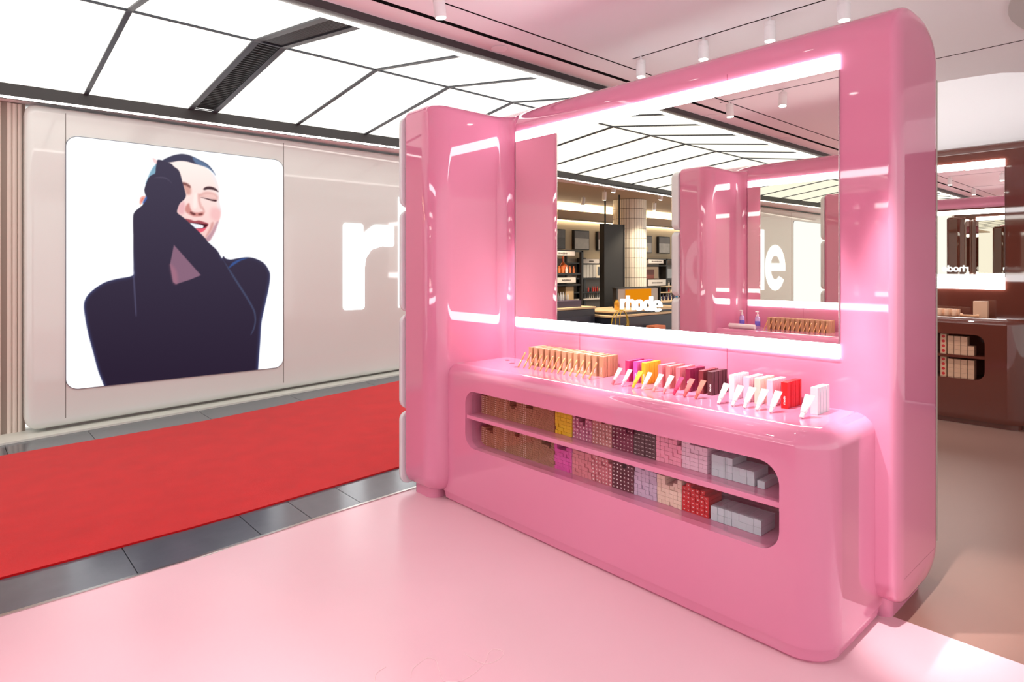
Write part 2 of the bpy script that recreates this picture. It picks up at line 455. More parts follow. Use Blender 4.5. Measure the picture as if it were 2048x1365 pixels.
for x in mx:
    for t0, t1 in ((0, 1), (1, 2)):
        p = Vector(lumpt(x, t0)) - Vector((0, 0, .012)); q = Vector(lumpt(x, t1)) - Vector((0, 0, .012))
        beam('mullion', p, q, .036 if x not in (1.80, 2.02) else .05, .012, MULL, lum)
p = Vector(lumpt(XL, 1)) - Vector((0, 0, .014)); q = Vector(lumpt(XH, 1)) - Vector((0, 0, .014))
beam('mullion', p, q, .022, .012, MULL, lum)
# far back walls (out of view)
struct(box('wall_right', 7.98, 8.1, -5, 3.7, 0, 4.0, PLASTER), 'bright white upper wall above the brown display wall', 'wall')

# ================================================================== PINK DISPLAY WALLS
ZT = .888      # counter top
XP = 2.88      # front of the back panel
def ellipse_section(x0, x1, z0, z1, rx0, rz0, rx1, rz1, n=10):
    """upright section with elliptical corners (rx0, rz0 at the foot, rx1, rz1 at the top)"""
    o = []
    for cx, cz, rx, rz, a0 in ((x1 - rx0, z0 + rz0, rx0, rz0, -90), (x1 - rx1, z1 - rz1, rx1, rz1, 0), (x0 + rx1, z1 - rz1, rx1, rz1, 90), (x0 + rx0, z0 + rz0, rx0, rz0, 180)):
        for k in range(n + 1):
            a = math.radians(a0 + 90 * k / n); o.append((cx + rx * math.cos(a), cz + rz * math.sin(a)))
    return o
FIN_RINGS = []
for k in range(7): a = k / 6 * PI / 2; FIN_RINGS.append((.065 * (1 - math.sin(a)), .065 + .09 * (1 - math.cos(a))))
for k in range(6): a = (1 - k / 5) * PI / 2; FIN_RINGS.append((.045 * (1 - math.sin(a)), 2.56 - .05 * (1 - math.cos(a))))
def display_wall(label, logo=True, pad=.06):
    t = thing('display_wall', label, 'display wall', (2.95, 2.2, 0))
    # back panel: bullnosed section swept along its length, the free end gently domed
    sec = ellipse_section(XP, 3.50, .065, 2.642, .20, .13, .27, .17)
    rings = [(.10, .8425), (.06, .8455), (.028, .851), (.012, .858), (.004, .866), (0, .878), (0, 3.56), (.02, 3.58)]
    prism('back_panel', sec, 'y', 0, 1, PINK, t, rings=rings)
    # side fin: round front edge, flat inner face, concave sweep into the back panel
    fin = fillet([(2.27, 3.625, .05), (2.27, 3.26, .14), (XP, 3.26, .09), (XP, 3.166, 0), (XP + .03, 3.15, 0), (3.06, 3.15, 0), (3.06, 3.625, 0)], 12)
    prism('side_fin', fin, 'z', 0, 1, PINK, t, rings=FIN_RINGS)
    # plinths
    prism('plinth', fillet([(2.33, 3.58, .04), (2.33, 3.36, .06), (3.0, 3.36, 0), (3.0, 3.58, 0)], 4), 'z', 0, .10, PINK, t)
    prism('plinth', fillet([(2.98, .90, .05), (3.42, .90, .05), (3.42, 3.5, 0), (2.98, 3.5, 0)], 4), 'z', 0, .10, PINK, t)
    # white padded cladding on the outside, four pillows
    zz = [.04, .545, 1.20, 1.905, 2.54]
    for a, b in zip(zz[:-1], zz[1:]):
        o = fillet([(2.252, a + .008, .06), (3.50, a + .008, .06), (3.50, b - .008, .06), (2.252, b - .008, .06)], 6)
        prism('pillow', o, 'y', 3.612, 3.612 + pad, PILLOW, t, rlo=.01, rhi=.045, seg=5)
    # mirror and its light bands
    box('mirror', XP - .006, XP + .002, 1.068, 3.153, 1.172, 2.369, MIRROR, t)
    box('light_band', XP - .009, XP + .003, 1.064, 3.155, 2.369, 2.436, BAND, t, .002, 1)
    box('light_band', XP - .009, XP + .003, 1.064, 3.155, 1.108, 1.172, BAND, t, .002, 1)
    box('mirror_edge', XP - .0065, XP + .003, 1.064, 1.068, 1.172, 2.369, STEEL, t)
    box('mirror_edge', XP - .0065, XP + .003, 3.153, 3.157, 1.172, 2.369, STEEL, t)
    for y, a, b in [(1.595, ZT, 1.106), (2.574, ZT, 1.106), (1.595, 2.437, 2.47)]:
        box('joint', XP - .0006, XP + .001, y - .0012, y + .0012, a, b, PINK_SEAM, t)
    if logo:
        word('rhode', lambda x, y, q: (XP - .006 - q, 2.253 - x, 1.267 + y), .0592, .008, SIGN, t, 'letter', .02)
    return t
OP_Y0, OP_Y1, OP_Z0, OP_Z1, SF_Z0, SF_Z1 = 1.103, 3.085, .394, .744, .566, .590
def display_counter(label):
    t = thing('display_counter', label, 'counter', (2.7, 2.2, 0))
    out = fillet([(2.385, 3.32, 0), (2.385, .925, .15), (XP + .08, .925, 0), (XP + .08, 3.32, 0)], 12)
    rings = [(.03, .0), (.022, .012), (.014, .014), (.008, .055), (.0, .066)]
    for k in range(9): a = (1 - k / 8) * PI / 2; rings.append((.085 * (1 - math.sin(a)), ZT - .075 * (1 - math.cos(a))))
    b = prism('counter_body', out, 'z', 0, 1, PINK, t, rings=rings)
    co = fillet([(OP_Y0, OP_Z0, .085), (OP_Y1, OP_Z0, .085), (OP_Y1, OP_Z1, .085), (OP_Y0, OP_Z1, .085)], 10)
    cut = prism('cutter', co, 'x', 2.2, 2.80, None, None)
    cut.parent = t; cut.location = -t.location
    bpy.context.view_layer.update()
    boolean_cut(b, cut)
    box('shelf', 2.398, 2.80, OP_Y0, OP_Y1, SF_Z0, SF_Z1, PINK, t, .002, 1)
    for y0, y1, x in [(1.125, 1.36, 2.425), (1.345, 2.235, 2.432), (2.22, 3.07, 2.425)]:
        for z0, z1 in ((OP_Z0 + .001, SF_Z0 - .001), (SF_Z1 + .001, OP_Z1 - .001)):
            box('glass_pane', x, x + .004, y0, y1, z0, z1, GLASS, t)
    return t
u1 = display_wall('glossy pink display wall with lit mirror and curved side fin')
# back of the pink wall: brown, with its own mirror
bt = thing('display_wall', 'brown lacquered back of the pink display wall with a lit mirror', 'display wall', (3.42, 2.2, 0))
prism('back_panel', ellipse_section(3.46, 3.56, .16, 2.45, .03, .03, .05, .05, 5), 'y', .875, 3.58, BROWN, bt, rlo=.008, rhi=.01)
box('edge_strip', 3.492, 3.51, .856, .872, .2, 2.40, mat('grey_edge', (168, 160, 150), .35), bt)
prism('side_fin', fillet([(4.15, 3.58, .05), (3.55, 3.58, 0), (3.55, 3.05, 0), (3.56, 3.10, 0), (3.56, 3.26, .09), (4.15, 3.26, .14)], 10), 'z', 0, 1, BROWN, bt, rings=FIN_RINGS)
box('mirror', 3.558, 3.566, 1.1, 3.1, 1.412, 2.35, MIRROR, bt)
box('light_band', 3.556, 3.57, 1.1, 3.1, 2.35, 2.42, BAND, bt)
box('light_band', 3.556, 3.57, 1.1, 3.1, 1.31, 1.412, BAND, bt)
word('rhode', lambda x, y, q: (3.566 + q, 2.47 + x, 1.455 + y), .075, .008, SIGN, bt, 'letter', .02)
c1 = display_counter('glossy pink counter with two open shelves of stacked cartons')
XF[0] = lambda v: Vector((2.275 - v[0], v[1] + .12, v[2])); FLIP[0] = True
u2 = display_wall('pink display wall facing the counter, seen in the mirror', logo=False, pad=.10)
c2 = display_counter('pink counter seen in the mirror with pump bottles on its end')
XF[0] = None; FLIP[0] = False

K = .9792   # counter goods
K2 = .9695  # shelf goods
# holes in the counter end
for k, (px, py) in enumerate([(2.83, 3.19), (2.76, 3.065), (2.675, 2.93)]):
    lathe('cup_hole', [(.017, ZT + .0004), (.0165, ZT + .0012), (.0145, ZT + .0004), (.0145, ZT + .0002)], px * K, py * K, mat('hole_dark', (120, 52, 74), .5), c1, 20)

# ------------------------------------------------------------------ cartons
def carton_mesh(tx, wy, h, m, mark=None, markm=None):
    """standing or lying block centred on x,y with base at z=0; optional print on the -X face"""
    V = [(sx * tx / 2, sy * wy / 2, z) for z in (0, h) for sx, sy in ((-1, -1), (1, -1), (1, 1), (-1, 1))]
    Fc = [(3, 2, 1, 0), (4, 5, 6, 7), (0, 1, 5, 4), (1, 2, 6, 5), (2, 3, 7, 6), (3, 0, 4, 7)]
    me = bpy.data.meshes.new('carton')
    mi = [0] * 6
    if mark:
        pts = {'tri': [(-.22, .62), (.22, .62), (0, .36)], 'dash': [(-.3, .56), (.3, .56), (.3, .46), (-.3, .46)],
               'dot': [(.2 * math.cos(a * PI / 3), .5 + .2 * math.sin(a * PI / 3)) for a in range(6)],
               'ring': [(.3 * math.cos(a * PI / 4), .5 + .3 * math.sin(a * PI / 4)) for a in range(8)]}[mark]
        n = len(V); V += [(-tx / 2 - .0004, p[0] * wy, p[1] * h) for p in pts]
        Fc.append(tuple(range(n, n + len(pts)))); mi.append(1)
    me.from_pydata(V, [], Fc); me.materials.append(m)
    if mark: me.materials.append(markm)
    for i, p in enumerate(me.polygons): p.material_index = mi[i]
    me.update(); return me
COL = {'bronze': (200, 154, 118), 'yellow': (240, 196, 44), 'mauve': (206, 120, 150), 'tan': (204, 132, 128), 'plum': (128, 22, 62), 'dbrown': (84, 46, 50),
       'pink': (255, 166, 190), 'lpink': (248, 208, 224), 'sbronze': (186, 128, 98), 'grey': (206, 220, 224), 'magenta': (232, 78, 176), 'rose': (232, 140, 150), 'drose': (218, 122, 132),
       'maroon': (104, 28, 46), 'lavender': (216, 192, 216), 'cream': (250, 222, 200), 'red': (216, 20, 22), 'purple': (222, 92, 190), 'brick': (120, 44, 50), 'white': (240, 236, 238)}
CM = {k: mat('card_' + k, v, .42) for k, v in COL.items()}
PRINTW = mat('print_white', (250, 240, 236), .5); PRINTD = mat('print_dark', (96, 58, 44), .5); PRINTR = mat('print_red', (196, 36, 40), .5)
def put(name, me, x, y, z, label, cat, group, rz=0.0):
    if XF[0]: x, y, z = XF[0]((x, y, z))
    o = bpy.data.objects.new(name, me); C.objects.link(o); o.location = (x, y, z); o.rotation_euler = (0, 0, rz)
    o['label'] = label; o['category'] = cat; o['group'] = group
    return o
SH = [(ZT, None), (.5632, 'upper'), (.3585, 'lower')]
XS = 2.488                     # front plane of the stacks
def stack(colour, word_, y_hi, y_lo, ncol, heights, zb, shelf, mark=None, mm=None, bw=None, bh=.0195, ln=.115, jit=.0035, extra=''):
    y_hi *= K2; y_lo *= K2; bw = (y_hi - y_lo) / ncol; bh *= K2; ln *= K2
    me = carton_mesh(ln, bw * .94, bh * .93, CM[colour], mark, mm)
    label = 'small %s carton lying in the %s stack on the %s shelf%s' % (word_, word_, shelf, extra)
    grp = '%s cartons stacked on the %s shelf' % (word_, shelf)
    colour_name = word_.replace(' ', '_')
    for c in range(ncol):
        h = heights[c % len(heights)]
        for r in range(h):
            x = XS + ln / 2 + random.uniform(0, jit) + (0 if random.random() > .08 else .006)
            put(colour_name + '_carton', me, x, y_hi - (c + .5) * bw, zb + r * bh, label, 'carton', grp)
U, Lo = .5912, .3952
BH = .0195
# coloured stacks, upper shelf
stack('yellow', 'yellow', 2.483, 2.352, 6, [8, 8, 8, 8, 7, 8], U, 'upper')
stack('mauve', 'mauve pink', 2.350, 2.210, 6, [7, 6, 5, 4, 7, 6], U, 'upper', 'dot', PRINTW)
stack('tan', 'rosy tan', 2.208, 2.073, 6, [8, 7, 8, 6, 7, 8], U, 'upper', 'dot', PRINTW)
stack('plum', 'plum red', 2.071, 1.935, 6, [8, 7, 7, 6, 6, 7], U, 'upper', 'tri', PRINTW)
stack('dbrown', 'dark brown', 1.933, 1.800, 6, [6, 7, 7, 6, 7, 7], U, 'upper', 'dash', PRINTW)
stack('pink', 'bubblegum pink', 1.798, 1.657, 6, [8, 8, 8, 7, 7, 5], U, 'upper')
stack('lpink', 'pale pink', 1.655, 1.520, 6, [7, 8, 6, 6, 6, 6], U, 'upper')
# lower shelf
stack('magenta', 'vivid magenta', 2.490, 2.355, 6, [8, 6, 6, 6, 7, 8], Lo, 'lower')
stack('rose', 'coral pink', 2.353, 2.214, 6, [8, 8, 7, 7, 7, 8], Lo, 'lower')
stack('drose', 'dusty rose', 2.212, 2.073, 6, [8, 8, 7, 8, 7, 6], Lo, 'lower', 'dot', PRINTW)
stack('maroon', 'dark maroon', 2.071, 1.932, 6, [7, 8, 8, 6, 8, 7], Lo, 'lower', 'dot', PRINTW)
stack('lavender', 'pale lavender', 1.930, 1.794, 6, [8, 8, 7, 8, 8, 7], Lo, 'lower')
stack('cream', 'cream', 1.792, 1.654, 6, [7, 7, 5, 5, 6, 7], Lo, 'lower')
stack('red', 'bright red', 1.652, 1.513, 6, [6, 7, 6, 6, 6, 5], Lo, 'lower', 'tri', PRINTW)
# grey-white cartons
me = carton_mesh(.125, .0318, .0305, CM['grey'])
for r, n in enumerate([7, 6, 3]):
    for c in range(n):
        put('grey_carton', me, XS + .065 + random.uniform(-.002, .002), (1.50 - .017 - c * .034 - (.012 if (r == 0 and c == 6) else 0)) * K2, U + r * .0312,
            'pale grey carton in the stepped pile on the upper shelf', 'carton', 'grey cartons stacked on the upper shelf')
for r, n in enumerate([7, 7]):
    for c in range(n):
        put('grey_carton', me, XS + .065 + random.uniform(-.002, .002), (1.503 - .017 - c * .034) * K2, Lo + r * .0312,
            'pale grey carton in the two-high pile on the lower shelf', 'carton', 'grey cartons stacked on the lower shelf')
# bronze cartons: 300 nearest as individuals, the rest joined
bw, bh, bl = .01465 * K2, .01300 * K2, .10
mb = [carton_mesh(bl, bw * .88, bh * .86, CM['sbronze'], 'dot', PRINTD), carton_mesh(bl, bw * .88, bh * .86, CM['sbronze'], 'dot', PRINTW), carton_mesh(bl, bw * .88, bh * .86, CM['sbronze'])]
hu = [10] * 45; hl = [10] * 45
for k in range(1, 11): hu[45 - 1 - k] = hu[45 - 1 - k]
notch_u = {41: 9, 42: 9, 43: 9, 44: 9, 22: 7, 23: 6, 24: 6, 25: 7, 12: 8, 13: 8, 14: 8, 15: 8}
notch_l = {44: 9, 43: 9, 42: 9, 41: 8, 40: 8, 39: 8, 38: 7, 37: 7, 22: 9, 21: 9, 20: 9, 6: 9, 5: 9, 4: 9, 3: 9, 2: 8}
rest = {'upper': [], 'lower': []}; cnt = 0
for c in range(45):            # c = 0 nearest the yellow stack
    for shelf, zb, notch in (('upper', U, notch_u), ('lower', Lo, notch_l)):
        h = notch.get(c, 11)
        st = 0 if (c // 4) % 3 == 0 or c < 10 else (1 if (c // 5) % 2 == 1 or c > 40 else 2)
        for r in range(h):
            y = 2.49 * K2 + (c + .5) * bw; x = XS + bl / 2 + random.uniform(0, .002); z = zb + r * bh
            if cnt < 300:
                put('bronze_carton', mb[st], x, y, z, 'tiny bronze carton in the wide bronze stack on the %s shelf' % shelf, 'carton', 'bronze cartons stacked on the %s shelf' % shelf); cnt += 1
            else: rest[shelf].append((x, y, z, st))
for shelf, L in rest.items():
    V = []; Fc = []; mi = []
    for (x, y, z, st) in L:
        s = mb[st]; n = len(V); V += [(v.co.x + x, v.co.y + y, v.co.z + z) for v in s.vertices]
        for p in s.polygons: Fc.append(tuple(q + n for q in p.vertices)); mi.append(0 if p.material_index == 0 else (1 if st == 0 else 2))
    me = bpy.data.meshes.new('cartons'); me.from_pydata(V, [], Fc)
    for m in (CM['sbronze'], PRINTD, PRINTW): me.materials.append(m)
    for i, p in enumerate(me.polygons): p.material_index = mi[i]
    o = bpy.data.objects.new('bronze_carton_stack', me); C.objects.link(o)
    tag(o, 'far left mass of tiny bronze cartons on the %s shelf' % shelf, 'cartons', None, 'stuff')

# cartons standing on the counter
letV = None
def lettering(parent, x, y, z, m):
    """small vertical word on the front of a carton"""
    fn = lambda a, b, q: (x - q, y + b * .9, z + a)
    V = []; Fc = []; xx = 0
    for ch in 'rhode':
        v, f = letter_mesh(ch); n = len(V)
        V += [fn((xx + p[0]) * .0078, (p[1] - .6) * .0078, .0004 + (p[2] + .5) * .0002) for p in v]; Fc += [tuple(q + n for q in g) for g in f]; xx += ADV[ch]
    me = bpy.data.meshes.new('lettering'); me.from_pydata(V, [], Fc); me.materials.append(m)
    o = bpy.data.objects.new('lettering', me); C.objects.link(o); o.parent = parent; o.location = -parent.location
def column(y, colour, word_, ndeep, tx, wy, h, x0, spot, letter=None, which=''):
    tx *= K; wy *= K; h *= K; x0 *= K; y *= K
    me = carton_mesh(tx * .84, wy, h, CM[colour])
    for k in range(ndeep):
        o = put('slim_' + word_.replace(' ', '_') + '_carton', me, x0 + tx * (k + .5), y + random.uniform(-.0015, .0015), ZT + .0004,
                ('front %s carton %s' if k == 0 else 'slim %s carton behind the front one %s') % (word_, which or 'of the ' + spot), 'carton', '%s cartons standing in the %s' % (word_, spot), random.uniform(-.02, .02))
        if k == 0 and letter: lettering(o, x0 + .0008, y - .002, ZT + .018, letter)
ORD = ['one', 'two', 'three', 'four', 'five', 'six', 'seven', 'eight', 'nine', 'ten', 'eleven', 'twelve', 'thirteen']
BY = [2.911 - .0491 * k for k in range(13)]
def bronze_row(spot):
    for k, y in enumerate(BY):
        column(y + .006, 'bronze', 'bronze', 10, .0138, .031, .118, 2.785, spot, PRINTW if (not XF[0]) else None, ('in mirrored column %s from the fin' if XF[0] else 'in counter column %s from the fin') % ORD[k])
bronze_row('long bronze row on the pink counter')
LIP = [(2.140, 'plum', 'raspberry'), (2.083, 'purple', 'orchid pink'), (2.030, 'yellow', 'yellow'), (1.925, 'rose', 'salmon pink'), (1.876, 'tan', 'tan pink'),
       (1.816, 'drose', 'rose'), (1.758, 'plum', 'dark plum'), (1.682, 'brick', 'brick brown'), (1.633, 'dbrown', 'dark brown')]
for i, (y, c, wd) in enumerate(LIP):
    if i == 0: CMx = mat('card_raspberry', (200, 56, 112), .42); CM['rasp'] = CMx; c = 'rasp'
    column(y, c, wd, 7, .0205, .026, .116, 2.782, '%s row on the counter' % wd, PRINTW)
PEP = [(1.510, 'white', 'white'), (1.436, 'lpink', 'blush pink'), (1.383, 'cream', 'cream'), (1.325, 'lpink', 'pale pink'), (1.258, 'red', 'bright red')]
for y, c, wd in PEP: column(y, c, wd, 7, .0208, .028, .117, 2.766, '%s row on the counter' % wd, PRINTW if c == 'red' else None)
column(1.121, 'grey', 'pale grey', 4, .032, .03, .115, 2.748, 'grey row at the end')

# bronze pens leaning back, and soft tubes
def pen_mesh():
    prof = [(0, .0042), (.002, .005), (.045, .0052), (.0455, .0046), (.047, .0046), (.0475, .0054), (.099, .0054), (.102, .0035)]
    d = Vector((.52, -.10, .85)).normalized()
    V, Fc = tube_vf([d * a for a, r in prof], [r for a, r in prof], 10)
    me = bpy.data.meshes.new('pen'); me.from_pydata([tuple(v) for v in V], [], Fc)
    for p in me.polygons: p.use_smooth = True
    me.materials.append(mat('pen_bronze', (224, 160, 106), .28, metal=.1)); return me
PEN = pen_mesh()
PENM = PEN.copy(); 
for v in PENM.vertices: v.co.x *= -1
PENM.flip_normals()
for k, y in enumerate(BY):
    put('bronze_pen', PEN, 2.674 * K, y * K, ZT + .003, 'slender bronze pen leaning on the counter, number %s from the side fin' % ORD[k], 'pen', 'bronze pens leaning on the counter')
def tube_mesh(w0, w1, ln, body, cap, name):
    d = Vector((.56, -.10, .82)).normalized(); s = d.cross(Vector((1, 0, .3))).normalized()
    s = Vector((-.15, -.98, 0)).normalized(); s = (s - d * s.dot(d)).normalized(); nrm = d.cross(s)
    def ring(t, a, b, seg=14): return [d * t + s * (a * math.cos(2 * PI * k / seg)) + nrm * (b * math.sin(2 * PI * k / seg)) for k in range(seg)]
    seg = 14
    body_r = [(.022, w0 * .8, w0 * .8), (.024, w0, w0), (ln * .5, (w0 + w1) / 2, w0 * .75), (ln * .82, w1 * .95, w0 * .3), (ln * .93, w1, .0012), (ln, w1, .0010)]
    cap_r = [(0, w0 * .62, w0 * .62), (.002, w0 * .7, w0 * .7), (.0215, w0 * .78, w0 * .78)]
    def loft(R):
        V = []; Fc = []
        for r in R: V += ring(*r)
        for i in range(len(R) - 1):
            for k in range(seg): j = (k + 1) % seg; Fc.append((i * seg + k, i * seg + j, (i + 1) * seg + j, (i + 1) * seg + k))
        Fc.append(tuple(reversed(range(seg)))); Fc.append(tuple(range((len(R) - 1) * seg, len(R) * seg)))
        me = bpy.data.meshes.new(name); me.from_pydata([tuple(v) for v in V], [], Fc)
        for p in me.polygons: p.use_smooth = True
        me.set_sharp_from_angle(angle=math.radians(50)); return me
    b = loft(body_r); b.materials.append(body); c = loft(cap_r); c.materials.append(cap); return b, c
TW = mat('tube_white', (244, 238, 236), .25)
def tubeobj(x, y, col, capcol, label, w0=.0095, w1=.0165, ln=.098):
    bm_ = mat('tube_%d_%d_%d' % col, col, .22); cm_ = mat('tube_%d_%d_%d' % capcol, capcol, .22)
    b, c = tube_mesh(w0, w1, ln, bm_, cm_, 'tube')
    t = thing('cosmetic_tube', label, 'tube', (x * K, y * K, ZT + .004), 'soft tubes leaning on the counter')
    bo = bpy.data.objects.new('tube_body', b); C.objects.link(bo); bo.parent = t
    co_ = bpy.data.objects.new('cap', c); C.objects.link(co_); co_.parent = bo
tubs = [(2.134, (250, 206, 206), (206, 110, 120), 'white and coral tube before the raspberry cartons'), (2.068, (252, 222, 230), (246, 180, 205), 'white and pink tube before the orchid pink cartons'),
        (1.999, (252, 206, 70), (250, 200, 60), 'yellow tube before the yellow cartons'), (1.939, (250, 224, 222), (248, 206, 206), 'blush white tube before the salmon cartons'),
        (1.871, (250, 214, 208), (232, 166, 160), 'blush tube with peach cap before the tan cartons'), (1.809, (248, 204, 200), (220, 140, 140), 'pale rose tube before the rose cartons'),
        (1.752, (206, 62, 100), (196, 40, 84), 'raspberry tube before the plum cartons'), (1.692, (206, 112, 108), (190, 84, 84), 'brick red tube before the brick brown cartons'),
        (1.630, (204, 124, 108), (182, 96, 84), 'brown tube before the dark brown cartons')]
for y, a, b, l in tubs: tubeobj(2.648, y, a, b, l)
for y, l in [(1.503, 'white tube before the white cartons'), (1.434, 'white tube before the blush pink cartons'), (1.377, 'white tube before the cream cartons'),
             (1.319, 'white tube before the pale pink cartons'), (1.258, 'white tube before the bright red cartons')]:
    tubeobj(2.635, y, (246, 240, 236), (246, 242, 238), l, .0105, .0180, .102)
tubeobj(2.637, 1.126, (246, 246, 242), (246, 246, 242), 'large white tube before the pale grey cartons', .0125, .0215, .105)

# the counter in the mirror
XF[0] = lambda v: Vector((2.275 - v[0], v[1] + .12, v[2])); FLIP[0] = True
bronze_row('bronze row seen in the mirror')
for k, y in enumerate(BY):
    put('bronze_pen', PENM, 2.674 * K, y * K, ZT + .003, 'slender bronze pen seen in the mirror, number %s from the fin' % ORD[k], 'pen', 'bronze pens seen in the mirror')
for x, y, l in [(2.70, 3.13, 'clear pump bottle nearest the side fin, seen in the mirror'), (2.68, 2.95, 'clear pump bottle next to the bronze cartons, seen in the mirror')]:
    t = thing('pump_bottle', l, 'bottle', (x, y, ZT), 'pump bottles seen in the mirror')
    lathe('bottle', [(.024, ZT), (.026, ZT + .004), (.026, ZT + .105), (.02, ZT + .118), (.011, ZT + .122), (.011, ZT + .128)], x, y, mat('bottle_lilac', (206, 176, 226), .12, coat=.4), t)
    lathe('bottle_label', [(.0264, ZT + .03), (.0266, ZT + .031), (.0266, ZT + .075), (.0264, ZT + .076)], x, y, mat('label_blue', (120, 110, 220), .4), t)
    pu = lathe('pump', [(.013, ZT + .128), (.013, ZT + .142), (.005, ZT + .144), (.005, ZT + .165), (.012, ZT + .167), (.012, ZT + .178)], x, y, TW, t, 14)
    box('nozzle', x - .045, x, y - .005, y + .005, ZT + .169, ZT + .177, TW, pu, .002, 1)
V, Fc = tube_vf([(2.53, 3.18, ZT + .026), (2.53, 3.175, ZT + .026), (2.53, 2.905, ZT + .026), (2.53, 2.90, ZT + .026)], [.021, .025, .025, .021], 16)
tag(build('towel_roll', V, Fc, mat('towel_white', (240, 226, 226), .8), None, 50), 'rolled white towel on the counter, seen in the mirror', 'towel')
XF[0] = None; FLIP[0] = False

# ================================================================== WHITE WALL: SCREENS AND LETTERS
def wall_px(u, v, y=7.09):      # where a line of sight meets the wall plane
    r = (u - 1024.0) / F_PX; dx = fX + rX * r; dy = fY + rY * r
    k = y / dy; return (dx * k, CAM_Z + (HORIZON - v) / F_PX * k)
SX0, SX1, SZ0, SZ1 = .803, 2.845, .372, 2.742
def inpoly_sdf(P, poly):
    """signed distance (negative inside) of points P (n,2) to polygon"""
    poly = np.asarray(poly, float); d2 = np.full(len(P), 1e9); inside = np.zeros(len(P), bool)
    for i in range(len(poly)):
        a = poly[i - 1]; b = poly[i]; e = b - a; L = max(1e-12, e @ e)
        q = P - a; t = np.clip((q @ e) / L, 0, 1); dd = q - t[:, None] * e
        d2 = np.minimum(d2, (dd * dd).sum(1))
        c = ((a[1] > P[:, 1]) != (b[1] > P[:, 1]))
        with np.errstate(divide='ignore', invalid='ignore'):
            xi = (b[0] - a[0]) * (P[:, 1] - a[1]) / (b[1] - a[1] + 1e-15) + a[0]
        inside ^= c & (P[:, 0] < xi)
    d = np.sqrt(d2); return np.where(inside, -d, d)
def smooth_closed(pts, n=5):
    pts = np.asarray(pts, float); N = len(pts); out = []
    for i in range(N):
        p0, p1, p2, p3 = pts[i - 1], pts[i], pts[(i + 1) % N], pts[(i + 2) % N]
        for k in range(n):
            t = k / n
            out.append(.5 * ((2 * p1) + (-p0 + p2) * t + (2 * p0 - 5 * p1 + 4 * p2 - p3) * t * t + (-p0 + 3 * p1 - 3 * p2 + p3) * t ** 3))
    return np.array(out)
A = lambda L: [(250 + x / 6.5, 290 + y / 6.5) for x, y in L]
B = lambda L: [(150 + x / 3.9, 440 + y / 3.9) for x, y in L]
